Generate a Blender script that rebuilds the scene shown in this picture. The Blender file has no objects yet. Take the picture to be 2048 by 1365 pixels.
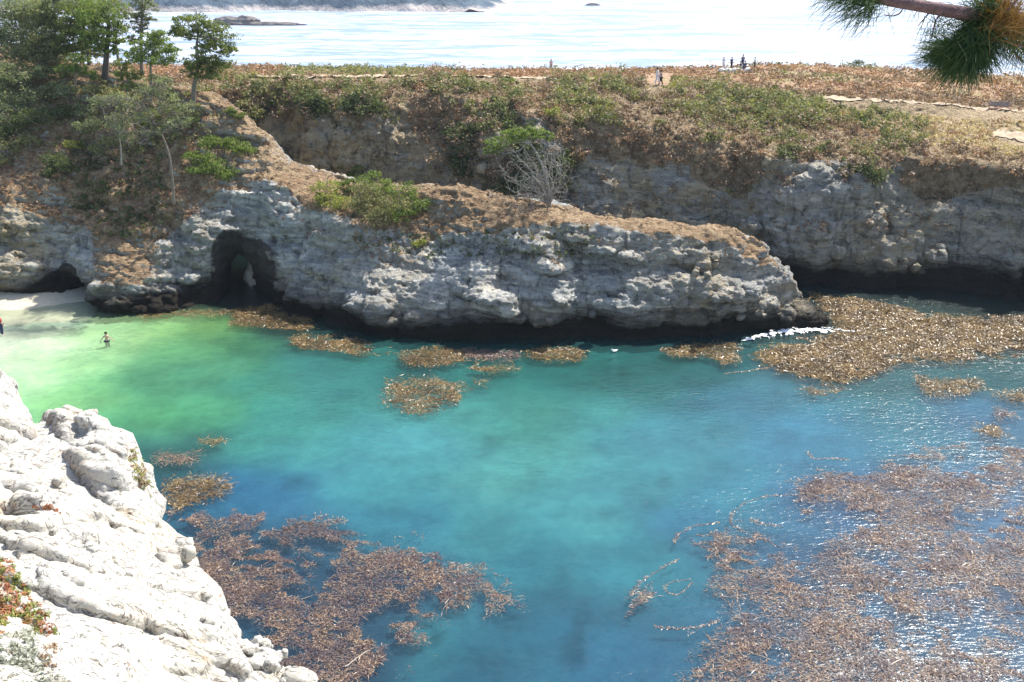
import bpy, math, random
import numpy as np
from mathutils import Vector, Matrix

# ------------------------------------------------------------------ basics
PI = math.pi
rng = np.random.default_rng(7)
random.seed(7)
CAMH, F, PITCH = 28.0, 2000.0, math.radians(21.1)
CP, SP = math.cos(PITCH), math.sin(PITCH)
SUN_EL, SUN_AZ = math.radians(54), math.radians(44)      # azimuth to the right of the view direction
scene = bpy.context.scene
COL = scene.collection

def ray(px, py):
    dx = (px - 1024) / F; dy = (682.5 - py) / F
    return dx, CP + dy * SP, -SP + dy * CP
def PZ(px, py, z=0.0):
    dx, ry, rz = ray(px, py); t = (z - CAMH) / rz
    return np.array([dx * t, ry * t, z])
def PY(px, py, Y):
    dx, ry, rz = ray(px, py); t = Y / ry
    return np.array([dx * t, Y, CAMH + rz * t])
def project(X, Y, Z):
    d = Y * CP - (Z - CAMH) * SP; v = Y * SP + (Z - CAMH) * CP
    d = np.maximum(d, 0.1)
    return 1024 + F * X / d, 682.5 - F * v / d

def tag(o, label=None, cat=None, group=None, kind=None):
    if label: o['label'] = label
    if cat: o['category'] = cat
    if group: o['group'] = group
    if kind: o['kind'] = kind
    return o

def np_mesh(name, verts, faces, mat=None, smooth=False, attrs=None, parent=None, mats=None, midx=None):
    """verts (N,3), faces (M,k) all of one k"""
    me = bpy.data.meshes.new(name)
    verts = np.ascontiguousarray(verts, dtype=np.float32); faces = np.ascontiguousarray(faces, dtype=np.int32)
    n, k = faces.shape
    me.vertices.add(len(verts)); me.vertices.foreach_set('co', verts.ravel())
    me.loops.add(n * k); me.loops.foreach_set('vertex_index', faces.ravel())
    me.polygons.add(n); me.polygons.foreach_set('loop_start', np.arange(0, n * k, k, dtype=np.int32))
    me.polygons.foreach_set('loop_total', np.full(n, k, dtype=np.int32))
    me.polygons.foreach_set('use_smooth', np.full(n, smooth, dtype=bool))
    for an, a in (attrs or {}).items():
        if a.ndim == 1:
            at = me.attributes.new(an, 'FLOAT', 'POINT'); at.data.foreach_set('value', a.astype(np.float32))
        else:
            at = me.attributes.new(an, 'FLOAT_COLOR', 'POINT')
            c = np.ones((len(a), 4), np.float32); c[:, :3] = a; at.data.foreach_set('color', c.ravel())
    for m in (mats or ([mat] if mat else [])): me.materials.append(m)
    if midx is not None: me.polygons.foreach_set('material_index', np.asarray(midx, np.int32))
    me.update(calc_edges=True)
    o = bpy.data.objects.new(name, me); COL.objects.link(o)
    if parent: o.parent = parent
    return o

def empty(name, loc=(0, 0, 0), rz=0):
    o = bpy.data.objects.new(name, None); COL.objects.link(o)
    o.location = loc; o.rotation_euler = (0, 0, rz); o.empty_display_size = 0.3
    return o

# ------------------------------------------------------------------ noise
_perm = np.random.default_rng(3).permutation(256).astype(np.int32)
_perm = np.concatenate([_perm, _perm, _perm])
_g = np.random.default_rng(4).normal(size=(256, 3)).astype(np.float32); _g /= np.linalg.norm(_g, axis=1)[:, None]
def perlin(x, y, z=0.0):
    x, y, z = np.broadcast_arrays(np.asarray(x, np.float32), np.asarray(y, np.float32), np.asarray(z, np.float32))
    xi = np.floor(x).astype(np.int32); yi = np.floor(y).astype(np.int32); zi = np.floor(z).astype(np.int32)
    xf, yf, zf = x - xi, y - yi, z - zi
    xi &= 255; yi &= 255; zi &= 255
    u = xf * xf * xf * (xf * (xf * 6 - 15) + 10); v = yf * yf * yf * (yf * (yf * 6 - 15) + 10); w = zf * zf * zf * (zf * (zf * 6 - 15) + 10)
    out = 0
    for dx in (0, 1):
        for dy in (0, 1):
            for dz in (0, 1):
                h = _perm[_perm[_perm[xi + dx] + yi + dy] + zi + dz]
                g = _g[h]
                dot = g[..., 0] * (xf - dx) + g[..., 1] * (yf - dy) + g[..., 2] * (zf - dz)
                out = out + dot * (u if dx else 1 - u) * (v if dy else 1 - v) * (w if dz else 1 - w)
    return out * 1.6
def fbm(x, y, z=0.0, o=4, lac=2.03, gain=0.5):
    s = 0; a = 1.0
    for i in range(o):
        s = s + a * perlin(x + 17.3 * i, y - 9.1 * i, z + 5.7 * i); x = x * lac; y = y * lac; z = z * lac; a *= gain
    return s
def ridged(x, y, z=0.0, o=4, gain=0.5):
    s = 0; a = 1.0
    for i in range(o):
        s = s + a * (1 - 2 * np.abs(perlin(x + 31.3 * i, y + 7.1 * i, z - 3.7 * i))); x = x * 2.05; y = y * 2.05; z = z * 2.05; a *= gain
    return s
def sstep(a, b, x):
    t = np.clip((x - a) / (b - a), 0, 1); return t * t * (3 - 2 * t)

def in_poly(px, py, poly):
    c = np.zeros(px.shape, bool); n = len(poly)
    for i in range(n):
        x1, y1 = poly[i]; x2, y2 = poly[(i + 1) % n]
        if y1 == y2: continue
        c ^= ((y1 > py) != (y2 > py)) & (px < (x2 - x1) * (py - y1) / (y2 - y1) + x1)
    return c

def surface_nets(f, org, h):
    ins = f < 0
    s = np.zeros(tuple(d - 1 for d in f.shape), np.int8)
    C = [(a, b, c) for a in (0, 1) for b in (0, 1) for c in (0, 1)]
    nx, ny, nz = s.shape
    for a, b, c in C: s += ins[a:a + nx, b:b + ny, c:c + nz]
    idx = np.argwhere((s > 0) & (s < 8))
    ids = np.full(s.shape, -1, np.int32); ids[idx[:, 0], idx[:, 1], idx[:, 2]] = np.arange(len(idx))
    vals = np.stack([f[idx[:, 0] + a, idx[:, 1] + b, idx[:, 2] + c] for a, b, c in C], 1)
    acc = np.zeros((len(idx), 3), np.float32); cnt = np.zeros(len(idx), np.float32)
    for i in range(8):
        for j in range(i + 1, 8):
            if sum(abs(C[i][q] - C[j][q]) for q in range(3)) != 1: continue
            va, vb = vals[:, i], vals[:, j]; m = (va < 0) != (vb < 0)
            t = np.where(m, va / np.where(m, va - vb, 1), 0)
            p = np.array(C[i], np.float32)[None] + t[:, None] * (np.array(C[j], np.float32) - np.array(C[i], np.float32))[None]
            acc += p * m[:, None]; cnt += m
    v = (idx + acc / cnt[:, None]) * h + np.asarray(org)[None]
    quads = []
    for ax in range(3):
        sl0 = [slice(None)] * 3; sl1 = [slice(None)] * 3
        sl0[ax] = slice(0, -1); sl1[ax] = slice(1, None)
        A, B = ins[tuple(sl0)], ins[tuple(sl1)]
        e = np.argwhere(A != B)
        o1, o2 = [(1, 2), (2, 0), (0, 1)][ax]
        ok = (e[:, o1] > 0) & (e[:, o2] > 0) & (e[:, o1] < s.shape[o1]) & (e[:, o2] < s.shape[o2])
        e = e[ok]; fl = A[e[:, 0], e[:, 1], e[:, 2]]
        def cell(d1, d2):
            q = e.copy(); q[:, o1] -= d1; q[:, o2] -= d2
            return ids[q[:, 0], q[:, 1], q[:, 2]]
        q = np.stack([cell(1, 1), cell(0, 1), cell(0, 0), cell(1, 0)], 1)
        q[~fl] = q[~fl][:, ::-1]
        quads.append(q[(q >= 0).all(1)])
    return v.astype(np.float32), np.concatenate(quads)

def vnormals(v, q):
    n = np.cross(v[q[:, 2]] - v[q[:, 0]], v[q[:, 3]] - v[q[:, 1]])
    out = np.zeros_like(v)
    for k in range(4):
        for c in range(3): out[:, c] += np.bincount(q[:, k], n[:, c], len(v))
    return out / np.maximum(np.linalg.norm(out, axis=1), 1e-9)[:, None]

def subdiv(v, q, keep=None):
    if keep is not None: qs, qk = q[keep], q[~keep]
    else: qs, qk = q, q[:0]
    e = np.stack([qs, np.roll(qs, -1, 1)], -1).reshape(-1, 2); e.sort(1)
    key = e[:, 0].astype(np.int64) * len(v) + e[:, 1]; u, inv = np.unique(key, return_inverse=True)
    em = (v[u // len(v)] + v[u % len(v)]) / 2; fm = v[qs].mean(1); n = len(v); ne = len(em)
    E = inv.reshape(-1, 4) + n; C = np.arange(len(qs)) + n + ne
    out = [np.stack([qs[:, k], E[:, k], C, E[:, (k + 3) % 4]], 1) for k in range(4)]
    return np.concatenate([v, em, fm]).astype(np.float32), np.concatenate(out + ([qk] if len(qk) else []))

class HField:
    """height field from profile curves; each curve is a list of 3-D points ordered in X"""
    def __init__(s, curves, x0, x1, y0, y1, h, blur=2):
        s.x0, s.y0, s.h = x0, y0, h
        xs = np.arange(x0, x1 + h, h); ys = np.arange(y0, y1 + h, h)
        K = []
        for c in curves:
            c = np.array(c); K.append((np.interp(xs, c[:, 0], c[:, 1]), np.interp(xs, c[:, 0], c[:, 2])))
        H = np.zeros((len(xs), len(ys)), np.float32)
        for i in range(len(xs)):
            yk = np.array([k[0][i] for k in K]); zk = np.array([k[1][i] for k in K])
            yk = np.maximum.accumulate(yk + np.arange(len(yk)) * 1e-3)
            H[i] = np.interp(ys, yk, zk)
        for _ in range(blur):
            P = np.pad(H, 1, mode='edge')
            H = (P[:-2, 1:-1] + P[2:, 1:-1] + P[1:-1, :-2] + P[1:-1, 2:] + 2 * P[1:-1, 1:-1]) / 6
        s.H = H
        gx, gy = np.gradient(H, h); s.G = np.sqrt(gx * gx + gy * gy)
    def _s(s, A, x, y):
        fx = np.clip((x - s.x0) / s.h, 0, A.shape[0] - 1.001); fy = np.clip((y - s.y0) / s.h, 0, A.shape[1] - 1.001)
        i = fx.astype(int); j = fy.astype(int); a = fx - i; b = fy - j
        return A[i, j] * (1 - a) * (1 - b) + A[i + 1, j] * a * (1 - b) + A[i, j + 1] * (1 - a) * b + A[i + 1, j + 1] * a * b
    def z(s, x, y): return s._s(s.H, np.asarray(x, float), np.asarray(y, float))
    def g(s, x, y): return s._s(s.G, np.asarray(x, float), np.asarray(y, float))

def solid_mesh(field, bx, by, bz, h, warp, carve=None, band=2.2):
    xs = np.arange(bx[0], bx[1], h, dtype=np.float32); ys = np.arange(by[0], by[1], h, dtype=np.float32); zs = np.arange(bz[0], bz[1], h, dtype=np.float32)
    X2, Y2 = np.meshgrid(xs, ys, indexing='ij')
    H2 = field.z(X2, Y2).astype(np.float32); c2 = (1 / np.sqrt(1 + field.g(X2, Y2) ** 2)).astype(np.float32)
    f = (zs[None, None, :] - H2[:, :, None]) * c2[:, :, None]
    idx = np.argwhere(np.abs(f) < band)
    X = xs[idx[:, 0]]; Y = ys[idx[:, 1]]; Z = zs[idx[:, 2]]
    dx, dy, dz = warp(X, Y, Z)
    x, y = X + dx, Y + dy
    g = (Z + dz - field.z(x, y)) / np.sqrt(1 + field.g(x, y) ** 2)
    f[idx[:, 0], idx[:, 1], idx[:, 2]] = g
    if carve: carve(f, xs, ys, zs)
    return surface_nets(f, (xs[0], ys[0], zs[0]), h)

# ------------------------------------------------------------------ materials
def nt(name):
    m = bpy.data.materials.new(name); m.use_nodes = True
    t = m.node_tree; t.nodes.clear()
    out = t.nodes.new('ShaderNodeOutputMaterial')
    return m, t, out
class N:
    def __init__(s, t): s.t = t
    def new(s, typ, **kw):
        n = s.t.nodes.new(typ)
        for k, v in kw.items(): setattr(n, k, v)
        return n
    def link(s, a, b): s.t.links.new(a, b)
    def val(s, sock, v):
        if isinstance(v, (int, float)): sock.default_value = v
        elif isinstance(v, tuple): sock.default_value = v if len(v) == len(sock.default_value) else (*v, 1)
        else: s.link(v, sock)
    def noise(s, vec, scale, detail=5, rough=0.6, dist=0.0):
        n = s.new('ShaderNodeTexNoise'); s.link(vec, n.inputs['Vector'])
        n.inputs['Scale'].default_value = scale; n.inputs['Detail'].default_value = detail
        n.inputs['Roughness'].default_value = rough; n.inputs['Distortion'].default_value = dist
        return n.outputs['Fac']
    def ramp(s, fac, stops, interp='LINEAR'):
        n = s.new('ShaderNodeValToRGB'); s.link(fac, n.inputs[0]); cr = n.color_ramp; cr.interpolation = interp
        while len(cr.elements) < len(stops): cr.elements.new(0.5)
        for e, (p, c) in zip(cr.elements, stops):
            e.position = p; e.color = (*c, 1) if isinstance(c, tuple) else (c, c, c, 1)
        return n.outputs['Color']
    def mix(s, fac, a, b, mode='MIX'):
        n = s.new('ShaderNodeMix', data_type='RGBA', blend_type=mode)
        s.val(n.inputs[0], fac); s.val(n.inputs[6], a); s.val(n.inputs[7], b)
        return n.outputs[2]
    def math(s, op, a, b=0.0, clamp=False):
        n = s.new('ShaderNodeMath', operation=op); n.use_clamp = clamp
        s.val(n.inputs[0], a); s.val(n.inputs[1], b); return n.outputs[0]
    def mapr(s, v, a, b, c=0.0, d=1.0):
        n = s.new('ShaderNodeMapRange'); s.val(n.inputs[0], v)
        for i, q in enumerate((a, b, c, d)): n.inputs[i + 1].default_value = q
        return n.outputs[0]
    def mapping(s, vec, scale=(1, 1, 1), rot=(0, 0, 0), loc=(0, 0, 0)):
        n = s.new('ShaderNodeMapping'); s.link(vec, n.inputs['Vector'])
        n.inputs['Scale'].default_value = scale; n.inputs['Rotation'].default_value = rot; n.inputs['Location'].default_value = loc
        return n.outputs[0]
    def attr(s, name, out='Fac'):
        n = s.new('ShaderNodeAttribute'); n.attribute_name = name; return n.outputs[out]
    def bump(s, h, strength=0.5, dist=0.1, normal=None):
        n = s.new('ShaderNodeBump'); n.inputs['Strength'].default_value = strength; n.inputs['Distance'].default_value = dist
        s.link(h, n.inputs['Height'])
        if normal is not None: s.link(normal, n.inputs['Normal'])
        return n.outputs[0]
    def pos(s): return s.new('ShaderNodeNewGeometry').outputs['Position']
    def principled(s, col, rough=0.8, spec=0.3, normal=None, **kw):
        n = s.new('ShaderNodeBsdfPrincipled'); s.val(n.inputs['Base Color'], col); s.val(n.inputs['Roughness'], rough)
        n.inputs['Specular IOR Level'].default_value = spec
        if normal is not None: s.link(normal, n.inputs['Normal'])
        for k, v in kw.items(): n.inputs[k].default_value = v
        return n.outputs[0]

def cliff_material(name, grey, grey2, tan, soil_a, soil_b, soil_c, wet=1.3, tan_amt=0.5):
    m, t, out = nt(name); n = N(t); P = n.pos()
    sep = n.new('ShaderNodeSeparateXYZ'); n.link(P, sep.inputs[0])
    big = n.noise(P, 0.12, 4, 0.55)
    strata = n.noise(n.mapping(P, (0.25, 0.25, 1.6), (0.12, 0.18, 0)), 1.0, 7, 0.65, 1.2)
    fine = n.noise(P, 2.3, 8, 0.7)
    spk = n.noise(P, 7.0, 5, 0.75)
    c = n.ramp(strata, [(0.25, tuple(x * 0.55 for x in grey)), (0.45, grey), (0.62, grey2), (0.8, tuple(min(1, x * 1.25) for x in grey2))])
    c = n.mix(n.math('MULTIPLY', n.mapr(big, 0.5 - 0.12 * tan_amt, 0.62), n.mapr(fine, 0.35, 0.6)), c, tan)
    tn = n.math('ADD', n.attr('tan'), n.math('MULTIPLY', n.math('SUBTRACT', n.noise(P, 0.5, 6, 0.65, 0.4), 0.5), 2.2))
    c = n.mix(n.mapr(tn, 0.35, 0.75, 0, 0.8), c, tan)
    vert = n.noise(n.mapping(P, (1.3, 0.6, 0.12)), 1.0, 6, 0.65, 0.6)
    c = n.mix(n.mapr(vert, 0.56, 0.7, 0, 0.75), c, tuple(x * 0.28 for x in grey))
    c = n.mix(n.mapr(fine, 0.56, 0.70, 0, 0.85), c, (0.56, 0.54, 0.47))
    c = n.mix(n.mapr(n.noise(P, 0.9, 6, 0.7, 0.5), 0.56, 0.64, 0, 0.7), c, tuple(x * 0.4 for x in grey))
    c = n.mix(n.mapr(spk, 0.55, 0.72, 0, 0.55), c, tuple(x * 0.35 for x in grey))
    wv = n.new('ShaderNodeVectorMath', operation='ADD'); n.link(n.mapping(P, (0.22, 0.22, 0.6), (0.15, 0.35, 0.3)), wv.inputs[0])
    nz3 = n.new('ShaderNodeTexNoise'); n.link(P, nz3.inputs['Vector']); nz3.inputs['Scale'].default_value = 0.45; nz3.inputs['Roughness'].default_value = 0.7; nz3.inputs['Detail'].default_value = 5
    n.link(nz3.outputs['Color'], wv.inputs[1])
    vo = n.new('ShaderNodeTexVoronoi', feature='DISTANCE_TO_EDGE'); n.link(wv.outputs[0], vo.inputs['Vector']); vo.inputs['Scale'].default_value = 2.2
    vc = n.new('ShaderNodeTexVoronoi'); n.link(wv.outputs[0], vc.inputs['Vector']); vc.inputs['Scale'].default_value = 2.2
    cell = n.new('ShaderNodeSeparateColor'); n.link(vc.outputs['Color'], cell.inputs[0])
    edge = n.math('MULTIPLY', n.mapr(vo.outputs['Distance'], 0.0, 0.05, 1, 0), n.mapr(n.noise(P, 0.6, 4, 0.6), 0.5, 0.62))
    c = n.mix(n.mapr(cell.outputs[0], 0.2, 1.0, 0, 0.45), c, n.mix(1.0, c, (1.7, 1.65, 1.5), 'MULTIPLY'))
    c = n.mix(n.math('MULTIPLY', edge, n.mapr(big, 0.35, 0.6, 0.3, 0.85)), c, tuple(x * 0.25 for x in grey))
    # soil and dry plants
    soil = n.ramp(n.noise(P, 1.6, 7, 0.7), [(0.3, soil_c), (0.45, soil_a), (0.58, soil_b), (0.72, tuple(min(1, x * 1.3) for x in soil_b))])
    soil = n.mix(n.mapr(spk, 0.54, 0.66, 0, 0.8), soil, tuple(x * 0.35 for x in soil_c))
    veg = n.math('ADD', n.attr('veg'), n.math('MULTIPLY', n.math('SUBTRACT', fine, 0.5), 1.6))
    c = n.mix(n.mapr(veg, 0.42, 0.58), c, soil)
    pale = n.math('ADD', n.attr('pale'), n.math('MULTIPLY', n.math('SUBTRACT', fine, 0.5), 1.0))
    c = n.mix(n.mapr(pale, 0.45, 0.75, 0, 0.85), c, (0.52, 0.40, 0.25))
    c = n.mix(n.mapr(n.math('ADD', n.attr('cave_shade'), n.math('MULTIPLY', n.math('SUBTRACT', fine, 0.5), 0.8)), 0.35, 0.6, 0, 0.9), c, (0.05, 0.045, 0.038))  # near-black mix puts the shade of hollows into the rock colour
    # wet algae belt
    zz = n.math('ADD', sep.outputs[2], n.math('MULTIPLY', n.math('SUBTRACT', big, 0.5), 3.0))
    zz = n.math('ADD', zz, n.math('MULTIPLY', n.math('SUBTRACT', strata, 0.5), 1.4))
    c = n.mix(n.mapr(zz, wet, wet + 1.5, 1, 0), c, (0.028, 0.024, 0.018))
    hh = n.math('ADD', n.math('MULTIPLY', fine, 0.7), n.math('ADD', strata, n.math('MULTIPLY', spk, 0.35)))
    hh = n.math('ADD', hh, n.math('ADD', n.math('MULTIPLY', cell.outputs[1], 0.35), n.math('MULTIPLY', edge, -0.3)))
    bs = n.principled(c, 0.9, 0.15, n.bump(hh, 1.0, 0.8))
    n.link(bs, out.inputs[0]); return m

def leaf_material(name, c1, c2, c3, trans=0.35, scale=0.6):
    m, t, out = nt(name); n = N(t)
    g = n.new('ShaderNodeNewGeometry'); r = g.outputs['Random Per Island']
    c = n.ramp(r, [(0.0, c1), (0.5, c2), (1.0, c3)])
    c = n.mix(n.mapr(n.noise(g.outputs['Position'], scale, 3, 0.6), 0.4, 0.62), c, n.mix(0.5, c, c1))
    d = n.principled(c, 0.6, 0.25)
    tr = n.new('ShaderNodeBsdfTranslucent'); n.link(n.mix(1.0, c, (1.2, 1.25, 0.7), 'MULTIPLY'), tr.inputs[0])
    mx = n.new('ShaderNodeMixShader'); mx.inputs[0].default_value = trans
    n.link(d, mx.inputs[1]); n.link(tr.outputs[0], mx.inputs[2]); n.link(mx.outputs[0], out.inputs[0])
    return m

def simple(name, col, rough=0.8, var=0.25, scale=4.0, bump=0.0, spec=0.25):
    m, t, out = nt(name); n = N(t)
    tc = n.new('ShaderNodeTexCoord').outputs['Object']
    f = n.noise(tc, scale, 5, 0.65)
    c = n.ramp(f, [(0.3, tuple(x * (1 - var) for x in col)), (0.7, tuple(min(1, x * (1 + var)) for x in col))])
    n.link(n.principled(c, rough, spec, n.bump(f, bump, 0.03) if bump else None), out.inputs[0])
    return m

M_headland = cliff_material('headland_rock', (0.38, 0.39, 0.385), (0.62, 0.62, 0.585), (0.42, 0.33, 0.19), (0.33, 0.215, 0.125), (0.46, 0.335, 0.205), (0.15, 0.11, 0.07), wet=0.9, tan_amt=0.9)
M_cliff = cliff_material('back_cliff_rock', (0.33, 0.33, 0.31), (0.52, 0.50, 0.44), (0.46, 0.36, 0.21), (0.30, 0.22, 0.13), (0.46, 0.35, 0.22), (0.12, 0.10, 0.055), wet=1.6, tan_amt=1.3)

def foreground_material():
    m, t, out = nt('pale_granite'); n = N(t); P = n.pos()
    st = n.noise(n.mapping(P, (0.5, 2.2, 1.2), (0.2, 0, 0.55)), 1.0, 8, 0.68, 0.8)
    big = n.noise(P, 0.45, 4, 0.6); fine = n.noise(P, 5, 8, 0.72); spk = n.noise(P, 26, 4, 0.7)
    c = n.ramp(st, [(0.25, (0.34, 0.30, 0.25)), (0.42, (0.57, 0.54, 0.47)), (0.55, (0.50, 0.485, 0.445)), (0.75, (0.56, 0.55, 0.52))])
    c = n.mix(n.mapr(big, 0.52, 0.68, 0, 0.55), c, (0.60, 0.54, 0.40))
    c = n.mix(n.mapr(n.math('MULTIPLY', fine, big), 0.32, 0.42, 0, 0.6), c, (0.55, 0.30, 0.14))
    c = n.mix(n.mapr(spk, 0.58, 0.72, 0, 0.55), c, (0.26, 0.24, 0.22))
    c = n.mix(n.attr('dirt'), c, (0.20, 0.155, 0.13))
    c = n.mix(n.mapr(n.noise(P, 1.1, 7, 0.7, 0.6), 0.55, 0.66, 0, 0.7), c, (0.42, 0.38, 0.30))
    c = n.mix(n.mapr(n.noise(P, 1.9, 6, 0.75), 0.60, 0.68, 0, 0.6), c, (0.38, 0.22, 0.12))
    crack = n.ramp(n.noise(n.mapping(P, (0.7, 1.8, 1.0), (0, 0, 0.5)), 1.6, 6, 0.6, 1.5), [(0.485, 0.0), (0.5, 1.0), (0.515, 0.0)])
    c = n.mix(n.math('MULTIPLY', crack, n.mapr(fine, 0.4, 0.55, 0, 1.0)), c, (0.13, 0.10, 0.085))
    h = n.math('ADD', n.math('MULTIPLY', fine, 0.5), n.math('ADD', st, n.math('MULTIPLY', spk, 0.12)))
    h = n.math('SUBTRACT', h, n.math('MULTIPLY', crack, 0.3))
    n.link(n.principled(c, 0.85, 0.2, n.bump(h, 0.9, 0.13)), out.inputs[0]); return m
M_fore = foreground_material()

def plateau_material():
    m, t, out = nt('dry_scrub_ground'); n = N(t); P = n.pos()
    a = n.noise(P, 0.09, 5, 0.6); b = n.noise(P, 1.2, 7, 0.7)
    c = n.ramp(b, [(0.3, (0.12, 0.09, 0.055)), (0.45, (0.27, 0.175, 0.11)), (0.6, (0.38, 0.26, 0.17)), (0.75, (0.45, 0.36, 0.2))])
    c = n.mix(n.mapr(a, 0.5, 0.6), c, n.mix(0.6, c, (0.20, 0.20, 0.08)))
    n.link(n.principled(c, 0.95, 0.1, n.bump(b, 0.8, 0.4)), out.inputs[0]); return m
M_plateau = plateau_material()
M_path = simple('bare_path', (0.37, 0.295, 0.205), 0.95, 0.2, 1.5, 0.3)

# ------------------------------------------------------------------ headland and promontory
def crv(pts, back=0.0, x0=0): return [PY(a, b, Y + back * float(sstep(x0, x0 + 200, a))) for a, b, Y in pts]
def foot(pts, z=0.0):
    r = []
    for px, Y in pts:
        d = Y * CP - (z - CAMH) * SP; r.append(np.array([(px - 1024) / F * d, Y, z]))
    return r
footA = [(-400, 84), (-100, 83.2), (0, 82.6), (60, 82.3), (110, 83.5), (150, 81.5), (195, 78.8), (240, 78.6), (300, 79.2), (380, 80.4), (430, 81), (545, 81), (580, 79.5), (620, 77.8), (700, 75), (760, 73.6), (900, 72.2), (1000, 72.0), (1100, 71.6), (1180, 72.2), (1300, 72), (1450, 72.4), (1530, 73.6), (1600, 74.6), (1655, 75.4)]
A_pre = [p + np.array([0, -3.0, 0]) for p in foot(footA, -3)]
A_foot = [p + np.array([0, -0.3, 0]) for p in foot(footA, -0.6)]
A_low = [p + np.array([0, 0.5, 0]) for p in foot(footA, 2.0)]; 
for p in A_low:
    if p[0] > 18: p[2] = max(0.3, 2.0 - (p[0] - 18) * 0.3)
A_rim = crv([(-400, 390, 89), (0, 400, 87.2), (100, 440, 86), (200, 468, 84.4), (345, 412, 84.8), (430, 398, 85.3), (500, 362, 87), (560, 368, 86), (640, 425, 82.6), (760, 462, 79.2), (860, 482, 77.6), (960, 458, 76.6), (1060, 448, 75.8), (1150, 448, 75.4), (1300, 466, 75.4), (1400, 478, 75.5), (1470, 494, 75.5), (1540, 545, 75.4), (1600, 608, 75.5), (1640, 645, 75.7), (1655, 657, 75.9)], 1.1, 650)
A_ridge = crv([(-400, 50, 116), (0, 95, 106), (100, 112, 103), (200, 145, 99), (300, 168, 96), (420, 190, 93), (500, 248, 91.5), (545, 290, 90.5), (575, 335, 89.5), (640, 354, 88), (720, 379, 85.5), (850, 381, 83), (930, 374, 82), (1000, 402, 80.5), (1100, 423, 79.6), (1200, 436, 79.3), (1350, 452, 79), (1440, 464, 78.6), (1500, 490, 78), (1550, 524, 77.5), (1600, 578, 77), (1630, 630, 76.7), (1655, 655, 76.4)])
for p in A_rim:
    pass
A_brim = []
for p in A_ridge: A_brim.append(p + np.array([0, 1.6, -0.8]))
A_bfoot = foot([(-400, 140), (180, 125), (300, 108), (400, 99.5), (460, 95), (490, 86.5), (505, 86.5), (540, 92), (575, 93.2), (640, 92), (720, 90), (850, 87.5), (930, 86), (1000, 84.6), (1100, 83.6), (1200, 83.2), (1350, 82.4), (1440, 81.4), (1550, 79.8), (1600, 78.8), (1655, 77.4)], -1.0)
for c_ in (A_pre, A_foot, A_low, A_rim, A_ridge, A_brim, A_bfoot): c_.append(c_[-1] + np.array([1.3, 0.2, 0.0])); c_[-1][2] = -3.0
FA = HField([A_pre, A_foot, A_low, A_rim, A_ridge, A_brim, A_bfoot, [p + np.array([0, 3, -2]) for p in A_bfoot]], -66, 30, 66, 118, 0.2, 3)

ARCH = PZ(489, 610); ARCH_X = ARCH[0]
BULGE = [(-1.2, 2.6, 2.6, 2.97, 2.6), (1.4, 1.3, 2.2, 1.76, 1.6), (3.2, 5.3, 1.3, 2.43, 2.4), (3.6, 3.4, 1.0, 2.03, 1.6), (1.5, 6.4, 1.5, 1.76, 1.6), (15.0, 5.0, 1.4, 2.16, 2.0), (15.6, 3.4, 1.1, 2.16, 1.4), (18.5, 3.0, 1.6, 1.62, 1.6),
         (20.5, 1.8, 1.2, 1.35, 1.5), (-27.1, 4.4, 1.0, 2.43, 2.2), (-27.6, 6.0, 0.9, 1.89, 1.6), (-44, 5.5, 1.6, 2.16, 2.6), (9, 6.2, 2.0, 1.22, 1.2)]
def warpA(X, Y, Z):
    tz = Z + 0.10 * X + 0.15 * Y
    low = sstep(-1.0, 1.0, Z) * 1.0
    face = np.clip(FA.g(X, Y) / 1.5, 0.25, 1.0)
    s = ridged(X * 0.16, Y * 0.16, Z * 0.2, 4, 0.55)
    dy = -1.35 * s + 0.8 * fbm(X * 0.1, Y * 0.1, tz * 0.1 + 40, 2)
    led = perlin(X * 0.05 + 3, Y * 0.05, tz * 0.9); led2 = perlin(X * 0.12, Y * 0.12 + 9, tz * 2.1)
    led3 = fbm(X * 0.5 + Z * 0.2, Y * 0.5, tz * 1.2, 3)
    dy = dy - 0.75 * led - 0.45 * led2 - 0.5 * led3
    # undercut at the waterline
    dy = dy - 1.3 * sstep(2.3, 0.4, Z) * sstep(-8, 0, X) * (1 - 0.85 * sstep(17, 22, X))
    rough = 0.75 + 0.9 * fbm(X * 0.55, Y * 0.4, Z * 0.8 + 9, 3)
    for (bx_, z0, wd_, am, hh_) in BULGE:
        dy = dy + am * rough * np.exp(-((X - bx_) / wd_) ** 2) * sstep(z0 - 0.5, z0 + 0.1, Z) * sstep(z0 + hh_, z0, Z)
    dx = 0.7 * fbm(X * 0.2 + 50, Y * 0.2, Z * 0.25, 3)
    dz = 0.22 * fbm(X * 0.3, Y * 0.3 + 20, Z * 0.1, 3)
    # boulders on the seaward nose
    tip = sstep(12, 20, X)
    bl = ridged(X * 0.55, Y * 0.55, Z * 0.6, 2, 0.5)
    dz = dz - tip * 0.55 * bl; dy = dy - tip * 0.5 * bl
    return dx * face, dy * face + 0.35 * face, dz
def smax(a, b, k): 
    h = np.clip(0.5 - 0.5 * (b - a) / k, 0, 1); return b * (1 - h) + a * h + k * h * (1 - h)
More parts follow.
